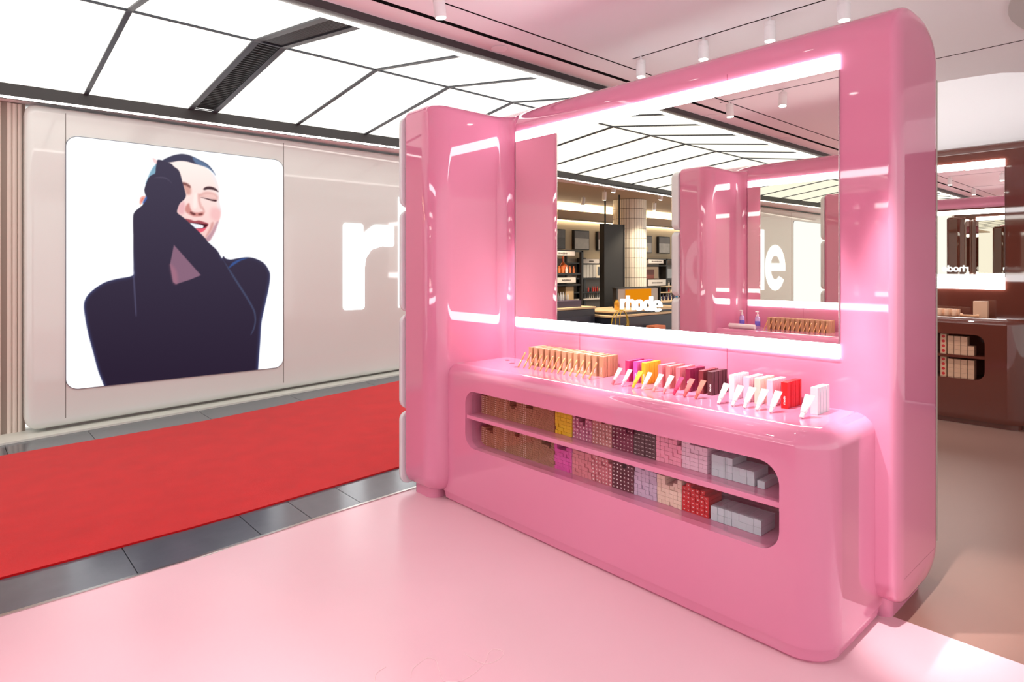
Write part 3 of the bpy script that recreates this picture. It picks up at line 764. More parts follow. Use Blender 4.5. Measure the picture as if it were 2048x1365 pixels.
def screen_print(P):
    n = len(P); col = np.tile(np.array([252., 253., 255.]), (n, 1))
    def paint(poly, c, soft=1.0, op=1.0, sm=True):
        nonlocal col
        pl = smooth_closed(poly, 4) if sm else np.array(poly)
        lo = pl.min(0) - soft * 3 - 2; hi = pl.max(0) + soft * 3 + 2
        idx = np.where((P[:, 0] > lo[0]) & (P[:, 0] < hi[0]) & (P[:, 1] > lo[1]) & (P[:, 1] < hi[1]))[0]
        if len(idx) == 0: return None
        d = inpoly_sdf(P[idx], pl); a = np.clip(.5 - d / (2 * soft), 0, 1); a = a * a * (3 - 2 * a) * op
        cc = c(P[idx], d) if callable(c) else np.array(c, float)
        col[idx] = col[idx] * (1 - a[:, None]) + cc * a[:, None]
    # ears, hair, face
    paint(A([(190, 720), (200, 685), (240, 662), (268, 672), (240, 725), (205, 780), (188, 760)]), (240, 178, 166), 1.2)
    paint(A([(205, 725), (225, 690), (245, 690), (225, 735), (210, 750)]), (226, 130, 116), 1.5)
    paint(A([(425, 235), (370, 285), (332, 345), (300, 420), (270, 520), (400, 500), (440, 300)]), (128, 168, 190), 2.0)
    paint(A([(230, 760), (260, 690), (300, 640), (320, 700), (280, 780)]), (70, 96, 160), 2.0)
    def skin(p, d):
        t = np.clip((p[:, 0] - A([(700, 0)])[0][0]) / 80, 0, 1)[:, None]; s = np.clip((p[:, 1] - 330) / 150, 0, 1)[:, None]
        return np.array([250, 232, 226.]) * (1 - s) + np.array([238, 196, 192.]) * s
    face = A([(540, 215), (650, 190), (800, 200), (950, 250), (1050, 295), (1130, 365), (1185, 450), (1218, 560), (1222, 700), (1243, 830), (1243, 920), (1215, 1010), (1175, 1110), (1130, 1200), (1085, 1255), (990, 1190), (850, 1040), (670, 900), (690, 800), (700, 400), (600, 300)])
    paint(face, skin, 1.2)
    paint(A([(490, 200), (600, 145), (690, 122), (760, 118), (850, 138), (950, 185), (1050, 235), (1120, 300), (1175, 390), (1140, 350), (1080, 300), (1000, 268), (900, 245), (800, 215), (700, 208), (620, 222), (540, 228)]), (70, 68, 88), 1.4)
    paint(A([(880, 160), (960, 195), (1060, 250), (1130, 325), (1180, 400), (1140, 355), (1080, 305), (1000, 270), (920, 240)]), (104, 132, 168), 2.2, .75)
    # modelling of the face
    paint(A([(1160, 380), (1215, 540), (1225, 700), (1250, 860), (1200, 800), (1185, 560), (1130, 420)]), (232, 226, 228), 2.5, .7)
    paint(A([(1130, 820), (1240, 840), (1235, 960), (1180, 990), (1110, 930)]), (230, 164, 168), 6.0, .5)
    paint(A([(690, 790), (760, 740), (780, 800), (760, 900), (690, 880)]), (222, 160, 168), 4.0, .7)
    paint(A([(980, 640), (1050, 605), (1150, 620), (1210, 670), (1190, 730), (1090, 690), (1000, 680)]), (216, 164, 158), 3.0, .75)
    paint(A([(1010, 660), (1080, 640), (1160, 655), (1185, 700), (1100, 685)]), (238, 196, 190), 2.0, .8)
    paint(A([(755, 500), (830, 520), (860, 580), (850, 640), (800, 640), (770, 570)]), (196, 130, 118), 4.0, .7)
    paint(A([(750, 488), (800, 497), (850, 535), (845, 560), (795, 530), (752, 520)]), (120, 74, 72), 2.0, .9)
    paint(A([(1020, 568), (1065, 543), (1130, 545), (1185, 572), (1215, 612), (1150, 588), (1080, 580), (1030, 588)]), (78, 54, 60), 1.3)
    paint(A([(985, 684), (1050, 692), (1120, 708), (1190, 718), (1180, 738), (1120, 728), (1050, 704)]), (72, 44, 50), 1.2)
    paint(A([(945, 640), (985, 650), (975, 720), (1000, 800), (985, 830), (950, 740)]), (210, 152, 146), 3.0, .7)
    paint(A([(900, 640), (935, 650), (935, 800), (900, 830), (880, 780)]), (252, 232, 226), 3.5, .7)
    paint(A([(790, 800), (830, 760), (850, 820), (880, 870), (950, 880), (1010, 870), (1030, 890), (1000, 925), (900, 930), (820, 895), (785, 860)]), (196, 122, 116), 2.4, .85)
    paint(A([(850, 870), (890, 880), (920, 905), (890, 915), (850, 890)]), (104, 56, 58), 1.5, .9)
    paint(A([(955, 895), (1000, 890), (1010, 905), (980, 918), (955, 910)]), (110, 62, 62), 1.5, .85)
    paint(A([(1010, 800), (1040, 860), (1030, 880), (1000, 830)]), (206, 146, 140), 2.0, .6)
    paint(A([(1120, 1020), (1150, 1010), (1140, 1080), (1080, 1170), (1050, 1190), (1100, 1090)]), (196, 130, 126), 3.0, .7)
    paint(A([(1215, 1000), (1180, 1110), (1130, 1205), (1090, 1255), (1050, 1220), (1120, 1130), (1180, 1020)]), (176, 134, 148), 3.0, .8)
    paint(A([(775, 962), (850, 972), (905, 990), (960, 983), (1030, 1003), (1085, 1030), (1050, 1085), (1000, 1110), (920, 1080), (840, 1020)]), (158, 76, 84), 1.4)
    paint(A([(840, 1015), (930, 1018), (1000, 1026), (1075, 1036), (1035, 1078), (990, 1092), (900, 1085)]), (72, 28, 38), 1.2)
    paint(A([(845, 1017), (920, 1026), (980, 1038), (1018, 1052), (1010, 1080), (960, 1086), (905, 1086), (870, 1055)]), (238, 240, 246), 1.2)
    for x in (885, 918, 950, 982): paint(A([(x, 1024), (x + 4, 1024), (x + 6, 1084), (x + 2, 1084)]), (170, 170, 190), .8, .5, False)
    paint(A([(900, 1088), (960, 1092), (1010, 1086), (1050, 1078), (1035, 1112), (990, 1137), (955, 1132)]), (226, 92, 112), 1.4)
    # finger tip
    paint(A([(358, 174), (385, 178), (425, 212), (412, 248), (374, 225)]), (240, 206, 206), 1.0)
    # dark sweater
    sw = A([(430, 192), (500, 205), (600, 245), (640, 285), (690, 320), (720, 380), (745, 480), (775, 580), (792, 660), (770, 710), (715, 760), (685, 830), (683, 885), (760, 945), (900, 1070), (1050, 1220)]) + \
        B([(1035, 170), (1110, 240), (1145, 300), (1157, 282), (1178, 302), (1215, 310), (1270, 300), (1340, 292), (1400, 300), (1470, 335), (1510, 390), (1522, 440), (1510, 540), (1480, 680), (1455, 800), (1445, 950), (1435, 1080), (1425, 1210), (1400, 1420), (260, 1420), (225, 1295), (180, 1180), (140, 1030), (100, 880), (75, 740), (68, 670), (80, 620), (110, 575), (170, 525), (240, 485), (330, 460), (448, 435), (456, 380), (454, 250), (454, 100)]) + \
        A([(105, 1150), (103, 950), (120, 880), (170, 830), (225, 785), (285, 700), (265, 650), (250, 590), (265, 530), (300, 440), (340, 395), (390, 370), (400, 300), (415, 220)])
    def knit(p, d):
        t = np.clip((p[:, 1] - 330) / 420, 0, 1)[:, None]
        base = np.array([68, 62, 80.]) * (1 - t) + np.array([42, 32, 50.]) * t
        rim = np.clip(1 + d / 9, 0, 1)[:, None] ** 2
        left = np.clip((330 - p[:, 0]) / 200 + .35, 0, 1)[:, None]; low = np.clip((p[:, 1] - 480) / 120, 0, 1)[:, None]
        return base * (1 - .55 * rim * low) + np.array([86, 104, 166.]) * (.55 * rim * low)
    paint(sw, knit, 1.1)
    # folds in the sleeve
    paint(B([(452, 430), (462, 430), (480, 720), (470, 720)]), (104, 104, 138), 1.6, .5)
    paint(B([(1150, 300), (1160, 320), (1230, 420), (1380, 660), (1412, 760), (1400, 850), (1370, 900), (1395, 830), (1400, 760), (1370, 670), (1220, 430)]), (80, 92, 124), 1.6, .6)
    paint(B([(1200, 375), (1230, 335), (1290, 305), (1350, 296), (1290, 320), (1235, 355)]), (60, 100, 176), 2.0, .7)
    paint(A([(380, 430), (450, 415), (540, 430), (610, 500), (540, 445), (450, 430)]), (100, 92, 112), 1.5, .5)
    paint(B([(772, 196), (982, 432), (900, 466), (788, 502), (764, 486), (741, 350)]), (132, 98, 118), 1.2, 1.0, False)
    paint(B([(742, 352), (790, 400), (800, 490), (768, 486)]), (176, 112, 130), 5.0, .5)
    return col
scr = thing('advert_screen', 'backlit advert screen showing a smiling person in a dark sweater', 'screen', (1.82, 7.09, SZ0))
o2 = fillet([(SX0, SZ0, .10), (SX1, SZ0, .10), (SX1, SZ1, .10), (SX0, SZ1, .10)], 8)
prism('screen_frame', inset(o2, -.006), 'y', 7.092, 7.12, mat('screen_rim', (120, 124, 134), .3), scr)
# printed face: fine grid carrying the print as a colour attribute
NX, NZ = 330, 380
gx = np.linspace(SX0, SX1, NX); gz = np.linspace(SZ0, SZ1, NZ)
GX, GZ = np.meshgrid(gx, gz); PX = GX.ravel(); PZ = GZ.ravel()
y0 = 7.09; dd = PX * fX + y0 * fY; ll = PX * rX + y0 * rY
UV = np.stack([1024 + F_PX * ll / dd, HORIZON - F_PX * (PZ - CAM_Z) / dd], 1)
colr = screen_print(UV) / 255.0
linc = np.where(colr <= .04045, colr / 12.92, ((np.clip(colr, 0, 1) + .055) / 1.055) ** 2.4)
r = .10; cx = np.clip(PX, SX0 + r, SX1 - r); cz = np.clip(PZ, SZ0 + r, SZ1 - r)
dx = PX - cx; dz = PZ - cz; ln_ = np.hypot(dx, dz); f = np.where(ln_ > r, r / np.maximum(ln_, 1e-9), 1.0)
VX = cx + dx * f; VZ = cz + dz * f
idx = np.arange(NX * NZ).reshape(NZ, NX)
quads = np.stack([idx[:-1, :-1].ravel(), idx[:-1, 1:].ravel(), idx[1:, 1:].ravel(), idx[1:, :-1].ravel()], 1)
me = bpy.data.meshes.new('screen_print'); me.from_pydata([(a, 7.09, b) for a, b in zip(VX.tolist(), VZ.tolist())], [], quads.tolist())
ca = me.color_attributes.new('print', 'FLOAT_COLOR', 'POINT')
ca.data.foreach_set('color', np.concatenate([linc, np.ones((len(linc), 1))], 1).astype(np.float32).ravel())
pm = bpy.data.materials.new('screen_print'); pm.use_nodes = True; nt = pm.node_tree; nt.nodes.remove(nt.nodes['Principled BSDF'])
at = nt.nodes.new('ShaderNodeAttribute'); at.attribute_name = 'print'; em = nt.nodes.new('ShaderNodeEmission'); em.inputs[1].default_value = 1.06
nt.links.new(at.outputs['Color'], em.inputs[0]); nt.links.new(em.outputs[0], nt.nodes['Material Output'].inputs[0])
addobj('screen_face', me, pm, scr)
s2 = thing('advert_screen', 'plain white backlit screen right of the lit wall letters, seen in the mirrors', 'screen', (10.2, 7.09, SZ0))
o3 = fillet([(9.2, SZ0, .10), (11.24, SZ0, .10), (11.24, SZ1, .10), (9.2, SZ1, .10)], 8)
prism('screen_frame', inset(o3, -.006), 'y', 7.092, 7.12, MATS['screen_rim'], s2)
prism('screen_face', o3, 'y', 7.088, 7.094, emat('screen_white', (246, 250, 255), 1.5), s2)
sg = thing('wall_lettering', 'large white lit letters set into the white wall', 'sign', (3.594, 7.1, 1.0))
word('rhode', lambda x, y, q: (3.594 + x, 7.094 - q * .2 + .004, .99 + y), 1.075, .03, SIGN, sg, 'letter')

# ================================================================== BROWN DISPLAY
bw_ = thing('display_wall', 'brown lacquered display wall with a lit mirror', 'display wall', (7.75, 1.5, 0))
sec = fillet([(7.70, .06, .08), (7.97, .06, 0), (7.97, 2.76, .05), (7.70, 2.76, .10)], 8)
prism('back_panel', sec, 'y', -.6, 3.6, BROWN, bw_, rlo=.05, rhi=.05)
box('mirror', 7.688, 7.702, 1.315, 3.2, 1.412, 2.508, MIRROR, bw_)
box('light_band', 7.684, 7.704, 1.313, 3.2, 2.508, 2.582, BAND, bw_)
box('light_band', 7.684, 7.704, 1.313, 3.2, 1.296, 1.412, BAND, bw_)
word('rhode', lambda x, y, q: (7.688 - q, 2.75 - x, 1.47 + y), .0605, .008, SIGN, bw_, 'letter', .02)
prism('side_fin', fillet([(7.05, 3.58, .05), (7.05, 3.26, .14), (7.70, 3.26, .09), (7.70, 3.16, 0), (7.73, 3.14, 0), (7.75, 3.14, 0), (7.75, 3.58, 0)], 10), 'z', 0, 1, BROWN, bw_, rings=FIN_RINGS)
bc = thing('display_counter', 'brown lacquered counter with shelves of tan boxes', 'counter', (7.45, 1.9, 0))
ZB = 1.03
out = fillet([(7.25, 3.24, 0), (7.25, 1.075, .17), (7.8, 1.075, 0), (7.8, 3.24, 0)], 10)
rings = [(.06, .0), (.06, .045), (.025, .05), (.0, .11)]
for k in range(7): a = (1 - k / 6) * PI / 2; rings.append((.06 * (1 - math.sin(a)), ZB - .06 * (1 - math.cos(a))))
b_ = prism('counter_body', out, 'z', 0, 1, BROWN, bc, rings=rings)
co = fillet([(1.39, .44, .08), (3.2, .44, .08), (3.2, .868, .08), (1.39, .868, .08)], 8)
cut = prism('cutter', co, 'x', 7.0, 7.62, None, None); cut.parent = bc; cut.location = -bc.location
bpy.context.view_layer.update(); boolean_cut(b_, cut)
box('shelf', 7.265, 7.62, 1.39, 3.2, .64, .665, BROWN, bc)
TAN = mat('card_kraft', (206, 164, 134), .45); TAN2 = mat('card_kraft_light', (222, 178, 146), .4)
mt = carton_mesh(.09, .05, .0425, TAN)
for zb, nr, cols, sh in ((.6655, [4, 4, 4, 2], 4, 'upper'), (.4405, [4, 4, 4, 4], 4, 'lower')):
    for c in range(4):
        for r_ in range(nr[c]):
            put('tan_box', mt, 7.36, 1.675 - .055 * c + .0, zb + .044 * r_, 'tan box in the block on the %s shelf of the brown counter' % sh, 'box', 'tan boxes on the %s brown shelf' % sh)
mr = carton_mesh(.09, .05, .05, TAN, 'ring', PRINTR)
for zb, sh in ((.6655, 'upper'), (.4405, 'lower')):
    for r_ in range(4):
        put('tan_box', mr, 7.36, 1.735, zb + .0505 * r_ * .93, 'tan box printed with a red circle on the %s brown shelf' % sh, 'box', 'red-circle boxes on the %s brown shelf' % sh)
for k in range(5):
    y = 1.86 - .062 * k + .06
    j = thing('cosmetic_jar', 'small tan jar standing in the row on the brown counter', 'jar', (7.44, y, ZB), 'tan jars on the brown counter')
    jb = lathe('jar', [(.020, ZB + .001), (.022, ZB + .004), (.022, ZB + .05), (.021, ZB + .052)], 7.44, y, TAN2, j, 18)
    lathe('lid', [(.0225, ZB + .052), (.0225, ZB + .066), (.02, ZB + .069)], 7.44, y, mat('jar_lid', (232, 190, 158), .3), jb, 18)
    put('tan_box', carton_mesh(.05, .055, .066, TAN2), 7.52, y, ZB + .0005, 'tan box standing behind the jar row on the brown counter', 'box', 'tan boxes behind the jars on the brown counter')
tb = carton_mesh(.07, .115, .15, TAN)
put('tall_tan_box', tb, 7.54, 1.475, ZB + .0005, 'tall tan box standing alone on the brown counter', 'box', 'tall boxes on the brown counter')
V, Fc = tube_vf([(7.40, 1.615, ZB + .016), (7.40, 1.60, ZB + .016), (7.40, 1.59, ZB + .012), (7.40, 1.49, ZB + .012), (7.40, 1.475, ZB + .015), (7.40, 1.46, ZB + .015)], [.013, .016, .010, .010, .014, .012], 12)
tag(build('wooden_roller', V, Fc, mat('roller_tan', (226, 170, 126), .35), None, 50), 'tan double-ended roller lying on the brown counter', 'roller')

# ================================================================== SPOTLIGHTS
def spot(x, y, label, aim, power, size=.036, ln=.125, z=ZC, lamp=True, cone=72, tint=(1, .965, .93), group='track spotlights'):
    t = thing('track_spotlight', label, 'spotlight', (x, y, z), group)
    lathe('stem', [(.008, z - .04), (.008, z)], x, y, LAMPWHITE, t, 10)
    top = Vector((x, y, z - .035)); d = (Vector(aim) - top).normalized()
    dd_ = Vector((d.x * .35, d.y * .35, d.z)).normalized()
    e = top + dd_ * ln
    V, Fc = tube_vf([top, top + dd_ * .004, top + dd_ * .03, top + dd_ * .031, top + dd_ * .033, top + dd_ * .034, e - dd_ * .002, e], [size * .94, size, size, size * .95, size * .95, size, size, size * .95], 20)
    hd = build('lamp_head', V, Fc, LAMPWHITE, t, 50)
    V, Fc = tube_vf([e, e + dd_ * .003], [size * .86, size * .84], 18)
    build('lens', V, Fc, LENS, hd)
    if lamp:
        ld = bpy.data.lights.new('spot_light', 'SPOT'); ld.energy = power; ld.spot_size = math.radians(cone); ld.spot_blend = .55; ld.shadow_soft_size = .03; ld.color = tint
        lo = bpy.data.objects.new('spot_light', ld); C.objects.link(lo); lo.parent = t
        p = e + dd_ * .02; lo.location = p - t.location
        lo.rotation_euler = (Vector(aim) - p).to_track_quat('-Z', 'Y').to_euler()
    return t
ordn = ['first', 'second', 'third', 'fourth', 'fifth']
for k, y in enumerate([2.93, 2.39, 1.905, 1.45]):
    spot(3.985, y, '%s spotlight from the aisle on the track behind the pink wall' % ordn[k], (3.9, y - .1, 0), SPOT_W * .5)
for k, y in enumerate([3.12, 2.59, 2.0, 1.3]):
    spot(.07, y, '%s spotlight from the aisle on the track seen in the mirror' % ordn[k], ((1.3 if k % 2 else -.2), y - .3, (.0 if k % 2 else .88)), SPOT_W * 1.1, cone=66)
for k, y in enumerate([3.04, 2.3, 1.55, .8]):
    spot(2.15, y, '%s spotlight from the aisle on the track over the pink floor' % ordn[k], (2.92, y - .22, .9), SPOT_W * 6.5, cone=31)
for k, y in enumerate([2.5, 2.0]):
    spot(5.75, y, '%s spotlight from the aisle on the track before the brown wall' % ordn[k], (7.5, y, .9), SPOT_W * .9)
for x, y in [(3.05, 3.53), (-.35, 3.55), (-2.1, 3.55)]:
    tag(lathe('ceiling_speaker', [(.062, ZC - .0015), (.066, ZC - .004), (.06, ZC - .007), (.055, ZC - .005)], x, y, PLASTER, None, 28),
        {3.05: 'round flush ceiling disc beside the black fascia', -.35: 'round ceiling disc near the lamps, seen in the mirror', -2.1: 'far round ceiling disc, seen in the mirror'}[x], 'ceiling disc')
# unseen emissive strip, added to brighten the white wall above the brown display
cl = box('cove_light', 6.56, 6.62, 1.45, 3.5, ZC + .081, ZC + .10, emat('added_strip_glow', (255, 252, 246), 14.0))
tag(cl, 'hidden added light strip on top of the curved ceiling edge', 'light strip')

# ================================================================== NEIGHBOURING SHOP, SEEN IN THE MIRROR
ZF = -.28
XF[0] = lambda v: Vector((v[0] - .15, v[1], v[2]))
BEIGE = mat('shop_wall', (196, 178, 152), .8); SHOPCEIL = mat('shop_ceiling', (176, 152, 130), .8); SOFF = mat('shop_soffit', (158, 142, 126), .8)
COVE = emat('warm_cove', (255, 236, 206), 9.0); COVE2 = emat('bright_cove', (255, 242, 222), 42.0); SHELFM = mat('shelf_black', (30, 27, 28), .45); PLATE = mat('sign_plate', (206, 196, 192), .5)
NAVY = mat('counter_navy', (44, 46, 60), .35); WOOD = mat('worktop_oak', (214, 184, 146), .5); BACKP = mat('bay_back', (150, 142, 136), .7)
INK = mat('sign_ink', (92, 84, 82), .6)
struct(box('floor', -16, -1.3, 7.6, 13, ZF - .05, ZF, mat('shop_floor', (70, 62, 58), .35)), 'dark floor of the cosmetics shop across the aisle', 'floor')
struct(box('wall_shop', -16, -1.3, 12.6, 12.75, ZF, 3.0, BEIGE), 'warm beige back wall of the cosmetics shop', 'wall')
struct(box('wall_shop', -1.42, -1.3, 7.4, 12.6, ZF, 3.4, BEIGE), 'beige side wall of the cosmetics shop', 'wall')
struct(box('ceiling', -16, -1.3, 7.4, 11.9, 3.36, 3.42, SHOPCEIL), 'warm taupe ceiling of the cosmetics shop', 'ceiling')
cvb = struct(box('ceiling_soffit', -16, -1.3, 12.1, 12.6, 2.93, 3.16, SOFF), 'taupe soffit with warm cove lighting in the cosmetics shop', 'ceiling')
box('cove_back', -16, -1.3, 12.55, 12.62, 3.16, 3.5, mat('cove_cream', (232, 208, 168), .8), cvb)
box('cove_light', -16, -1.3, 12.36, 12.5, 3.165, 3.19, COVE2, cvb)
box('cove_top', -16, -1.3, 11.85, 12.6, 3.50, 3.55, SHOPCEIL, cvb)
box('cove_light', -16, -1.3, 12.52, 12.58, 2.905, 2.925, COVE, cvb)
# framed pictures
gm = mat('picture_grey', (112, 104, 100), .4, var=.35, vscale=4); pm2 = mat('picture_pale', (188, 180, 172), .4, var=.3, vscale=6); om = mat('picture_gold', (232, 206, 160), .4)
pics = [(-7.12, 'plain dark'), (-8.18, 'grey and white'), (-9.25, 'brown and white'), (-11.38, 'pale oval'), (-12.45, 'pale abstract'), (-13.5, 'far dark')]
for k, (x, nm) in enumerate(pics):
    z = 2.36 if k < 3 else 2.32
    t = thing('framed_picture', 'black framed %s picture on the shop wall, seen in the mirror' % nm, 'picture', (x, 12.6, z), 'framed pictures on the shop wall')
    w_ = .335; h_ = .29
    fr_ = box('frame', x - w_, x + w_, 12.50, 12.6, z - h_, z + h_, SHELFM, t, .004, 1)
    box('print_top', x - w_ + .025, x + w_ - .025, 12.496, 12.5, z + .05, z + h_ - .025, gm if k != 2 else mat('picture_brown', (120, 80, 62), .4, var=.2), fr_)
    box('print_base', x - w_ + .025, x + w_ - .025, 12.496, 12.5, z - h_ + .025, z + .05, (mat('picture_dark', (88, 80, 76), .4, var=.2) if k in (0, 5) else pm2), fr_)
    if k == 3:
        o = [(x + .14 * math.cos(a * PI / 12), z - .15 + .09 * math.sin(a * PI / 12)) for a in range(24)]
        prism('print_oval', o, 'y', 12.492, 12.497, om if k == 3 else gm, fr_, smooth=None)
# tiled column
colx, coly, colr_ = -7.80, 10.45, .45
ct = thing('tiled_column', 'round cream column clad in tall narrow tiles, seen in the mirror', 'column', (colx, coly, ZF))
lathe('core', [(colr_ - .012, ZF), (colr_ - .012, 3.36)], colx, coly, mat('grout', (112, 100, 88), .9), ct, 40)
TILE = mat('cream_tile', (236, 228, 214), .3, coat=.3)
nt_ = 40; zrow = [3.36 - .262 * k for k in range(1, 15)]
ztop = 3.355
for zr in zrow:
    if zr < ZF: break
    for k in range(nt_):
        a0 = 2 * PI * k / nt_ + .012; a1 = 2 * PI * (k + 1) / nt_ - .012
        am = (a0 + a1) / 2
        if math.cos(am) * .45 + math.sin(am) * -.9 < -.25: continue       # hidden far side
        P = [(colx + r_ * math.cos(a), coly + r_ * math.sin(a)) for r_ in (colr_ - .01, colr_) for a in (a0, a1)]
        V = [(p[0], p[1], z) for z in (zr + .006, ztop - .006) for p in P]
        build('tile', V, [(2, 3, 7, 6), (0, 2, 6, 4), (3, 1, 5, 7), (4, 6, 7, 5), (0, 1, 3, 2)], TILE, ct)
    ztop = zr
# hanging black pylon
pt = thing('hanging_pylon', 'tall matt black panel hung from two rods, seen in the mirror', 'panel', (-6.35, 9.9, .59))
box('panel', -6.70, -5.95, 9.8, 9.95, .55, 2.61, mat('pylon_black', (30, 27, 28), .6), pt, .004, 1)
box('edge_frame', -6.745, -6.70, 9.79, 9.96, .55, 2.615, DARK, pt)
for x in (-6.07, -6.62): tube('rod', [(x, 9.87, 2.61), (x, 9.87, 3.36)], .022, SHELFM, pt, 8)
def dashes(parent, x0, x1, z, y, n, m):     # unreadable small lettering
    for k in range(n):
        a = x0 + (x1 - x0) * k / n; b = x0 + (x1 - x0) * (k + .72) / n
        hh = random.uniform(.012, .022); box('lettering', a, b, y - .003, y, z - hh, z + hh, m, parent)
def prods(x0, x1, n, y, z, kinds, label, group):
    for k in range(n):
        x = x0 + (x1 - x0) * (k + .5) / n; kd = random.choice(kinds)
        cname, col, h, r_ = kd
        m = mat('prod_' + cname, col, .3, coat=.3)
        prof = [(r_, z), (r_, z + h * .62), (r_ * .45, z + h * .72), (r_ * .45, z + h), (r_ * .3, z + h * 1.01)]
        tag(lathe('cosmetic_bottle', prof, x, y, m, None, 10), label, 'bottle', group)
KA = [('amber', (196, 110, 62), .16, .03), ('clear', (206, 200, 196), .15, .032), ('black', (26, 24, 28), .14, .03), ('rosegold', (214, 150, 120), .13, .03)]
KB = [('silver', (206, 206, 210), .17, .018), ('pearl', (226, 216, 206), .14, .016), ('graph', (120, 118, 122), .15, .02)]
KC = [('black', (26, 24, 28), .12, .03), ('redcap', (188, 60, 54), .15, .025), ('cream', (226, 206, 178), .11, .03)]
KD = [('bluebox', (60, 130, 190), .15, .035), ('white', (236, 232, 230), .15, .032), ('navyb', (46, 44, 84), .16, .035)]
# tall gondola at the left
gt = thing('display_gondola', 'black framed perfume gondola left of the black panel, seen in the mirror', 'shelving', (-4.9, 10.1, ZF))
for x in (-4.1, -5.36): box('post', x - .035, x + .035, 9.98, 10.05, ZF, 1.93, SHELFM, gt)
for x in (-4.1, -5.36): box('post', x - .025, x + .025, 10.5, 10.55, ZF, 1.93, SHELFM, gt)
box('top_rail', -5.39, -4.07, 9.98, 10.05, 1.90, 1.94, SHELFM, gt)
for z in (1.36, 1.10, .66): box('shelf', -5.36, -4.1, 10.0, 10.5, z, z + .04, SHELFM, gt)
box('back_board', -5.3, -4.15, 10.5, 10.53, .66, 1.75, mat('gondola_back', (62, 50, 44), .5), gt)
box('sign_plate', -5.07, -4.12, 9.96, 9.98, 1.81, 1.91, PLATE, gt); dashes(gt, -4.8, -4.5, 1.86, 9.958, 8, INK)
box('sign_plate', -5.10, -4.46, 9.96, 9.985, 1.175, 1.295, PLATE, gt); dashes(gt, -4.92, -4.62, 1.235, 9.958, 9, INK)
box('display_block', -5.18, -4.9, 10.1, 10.4, .70, 1.08, mat('block_tan', (190, 158, 120), .5), gt)
prods(-5.3, -4.15, 9, 10.15, 1.40, KA, 'small perfume bottle on the upper gondola shelf, seen in the mirror', 'perfume on the gondola')
# big amber bottle picture block
tag(lathe('perfume_bottle', [(.12, 1.40), (.13, 1.42), (.13, 1.56), (.06, 1.62), (.025, 1.66), (.025, 1.80)], -5.02, 10.3, mat('prod_bigamber', (190, 92, 48), .2, coat=.5), None, 16), 'large amber perfume bottle on the gondola, seen in the mirror', 'bottle')
# back wall bays
bt1 = thing('wall_bay', 'shelving bay with white sign plates behind the gondola, seen in the mirror', 'shelving', (-7.9, 12.2, ZF))
box('back_board', -9.4, -6.6, 12.28, 12.3, ZF, 1.80, BACKP, bt1)
for x in (-6.6, -7.75, -9.4): box('post', x - .035, x + .035, 12.0, 12.28, ZF, 1.82, SHELFM, bt1)
for z in (1.64, 1.20, .80, .60): box('shelf', -9.4, -6.6, 11.95, 12.28, z, z + .035, SHELFM if z != .60 else PLATE, bt1)
box('sign_plate', -8.3, -7.55, 11.94, 11.96, 1.66, 1.78, PLATE, bt1); dashes(bt1, -8.05, -7.85, 1.72, 11.938, 6, INK)
box('sign_plate', -9.3, -8.5, 11.94, 11.96, 1.66, 1.75, PLATE, bt1)
for k in range(4): box('bottle_panel', -7.62 - .145 * (k + 1), -7.62 - .145 * k - .02, 11.97, 11.99, 1.245, 1.62, mat('panel_silver', (186, 180, 176), .4), bt1)
box('screen_surround', -8.95, -8.2, 11.96, 11.98, 1.24, 1.62, mat('cream_surround', (226, 212, 192), .5), bt1)
box('screen', -8.9, -8.26, 11.952, 11.96, 1.30, 1.56, mat('screen_slate', (66, 70, 76), .3), bt1)
prods(-9.1, -7.7, 14, 12.05, .835, KC, 'small bottle on the middle shelf of the left wall bay, seen in the mirror', 'bottles on the left wall bay')
prods(-9.2, -7.6, 18, 12.05, .635, KB, 'small sample on the white shelf of the left wall bay, seen in the mirror', 'samples on the left wall bay')
bt2 = thing('wall_bay', 'black framed shelving bay right of the cream column, seen in the mirror', 'shelving', (-11.2, 12.2, ZF))
box('back_board', -13.6, -10.0, 12.28, 12.3, ZF, 1.80, BACKP, bt2)
for x in (-10.0, -11.85, -13.6): box('post', x - .04, x + .04, 12.0, 12.28, ZF, 1.83, SHELFM, bt2)
for z in (1.58, 1.13, .90, .70, .54): box('shelf', -13.6, -10.0, 11.92, 12.28, z, z + .035, SHELFM if z > 1.0 else WOOD, bt2)
box('top_rail', -13.6, -10.0, 12.0, 12.05, 1.79, 1.83, SHELFM, bt2)
box('sign_plate', -11.5, -10.70, 11.9, 11.92, 1.675, 1.80, PLATE, bt2); dashes(bt2, -11.4, -10.85, 1.735, 11.898, 14, INK)
box('sign_plate', -13.0, -12.1, 11.9, 11.92, 1.68, 1.80, PLATE, bt2); dashes(bt2, -12.6, -12.2, 1.74, 11.898, 8, INK)
box('sign_plate', -11.62, -10.64, 11.88, 11.90, .955, 1.15, PLATE, bt2); dashes(bt2, -11.42, -10.84, 1.05, 11.878, 13, INK)
box('lightbox', -11.65, -10.2, 12.2, 12.24, 1.18, 1.56, emat('lightbox_warm', (222, 184, 154), .55), bt2)
box('lightbox_figure', -11.4, -10.95, 12.19, 12.2, 1.18, 1.48, mat('figure_red', (124, 62, 52), .5, var=.3, vscale=8), bt2)
box('lightbox', -13.4, -12.0, 12.2, 12.24, 1.18, 1.50, emat('lightbox_white', (206, 200, 196), .6), bt2)
tag(lathe('perfume_bottle', [(.09, 1.17), (.11, 1.2), (.10, 1.34), (.04, 1.38), (.035, 1.5)], -10.62, 12.08, mat('prod_wine', (78, 36, 34), .25), None, 14), 'dark bottle on the lit shelf right of the column, seen in the mirror', 'bottle')
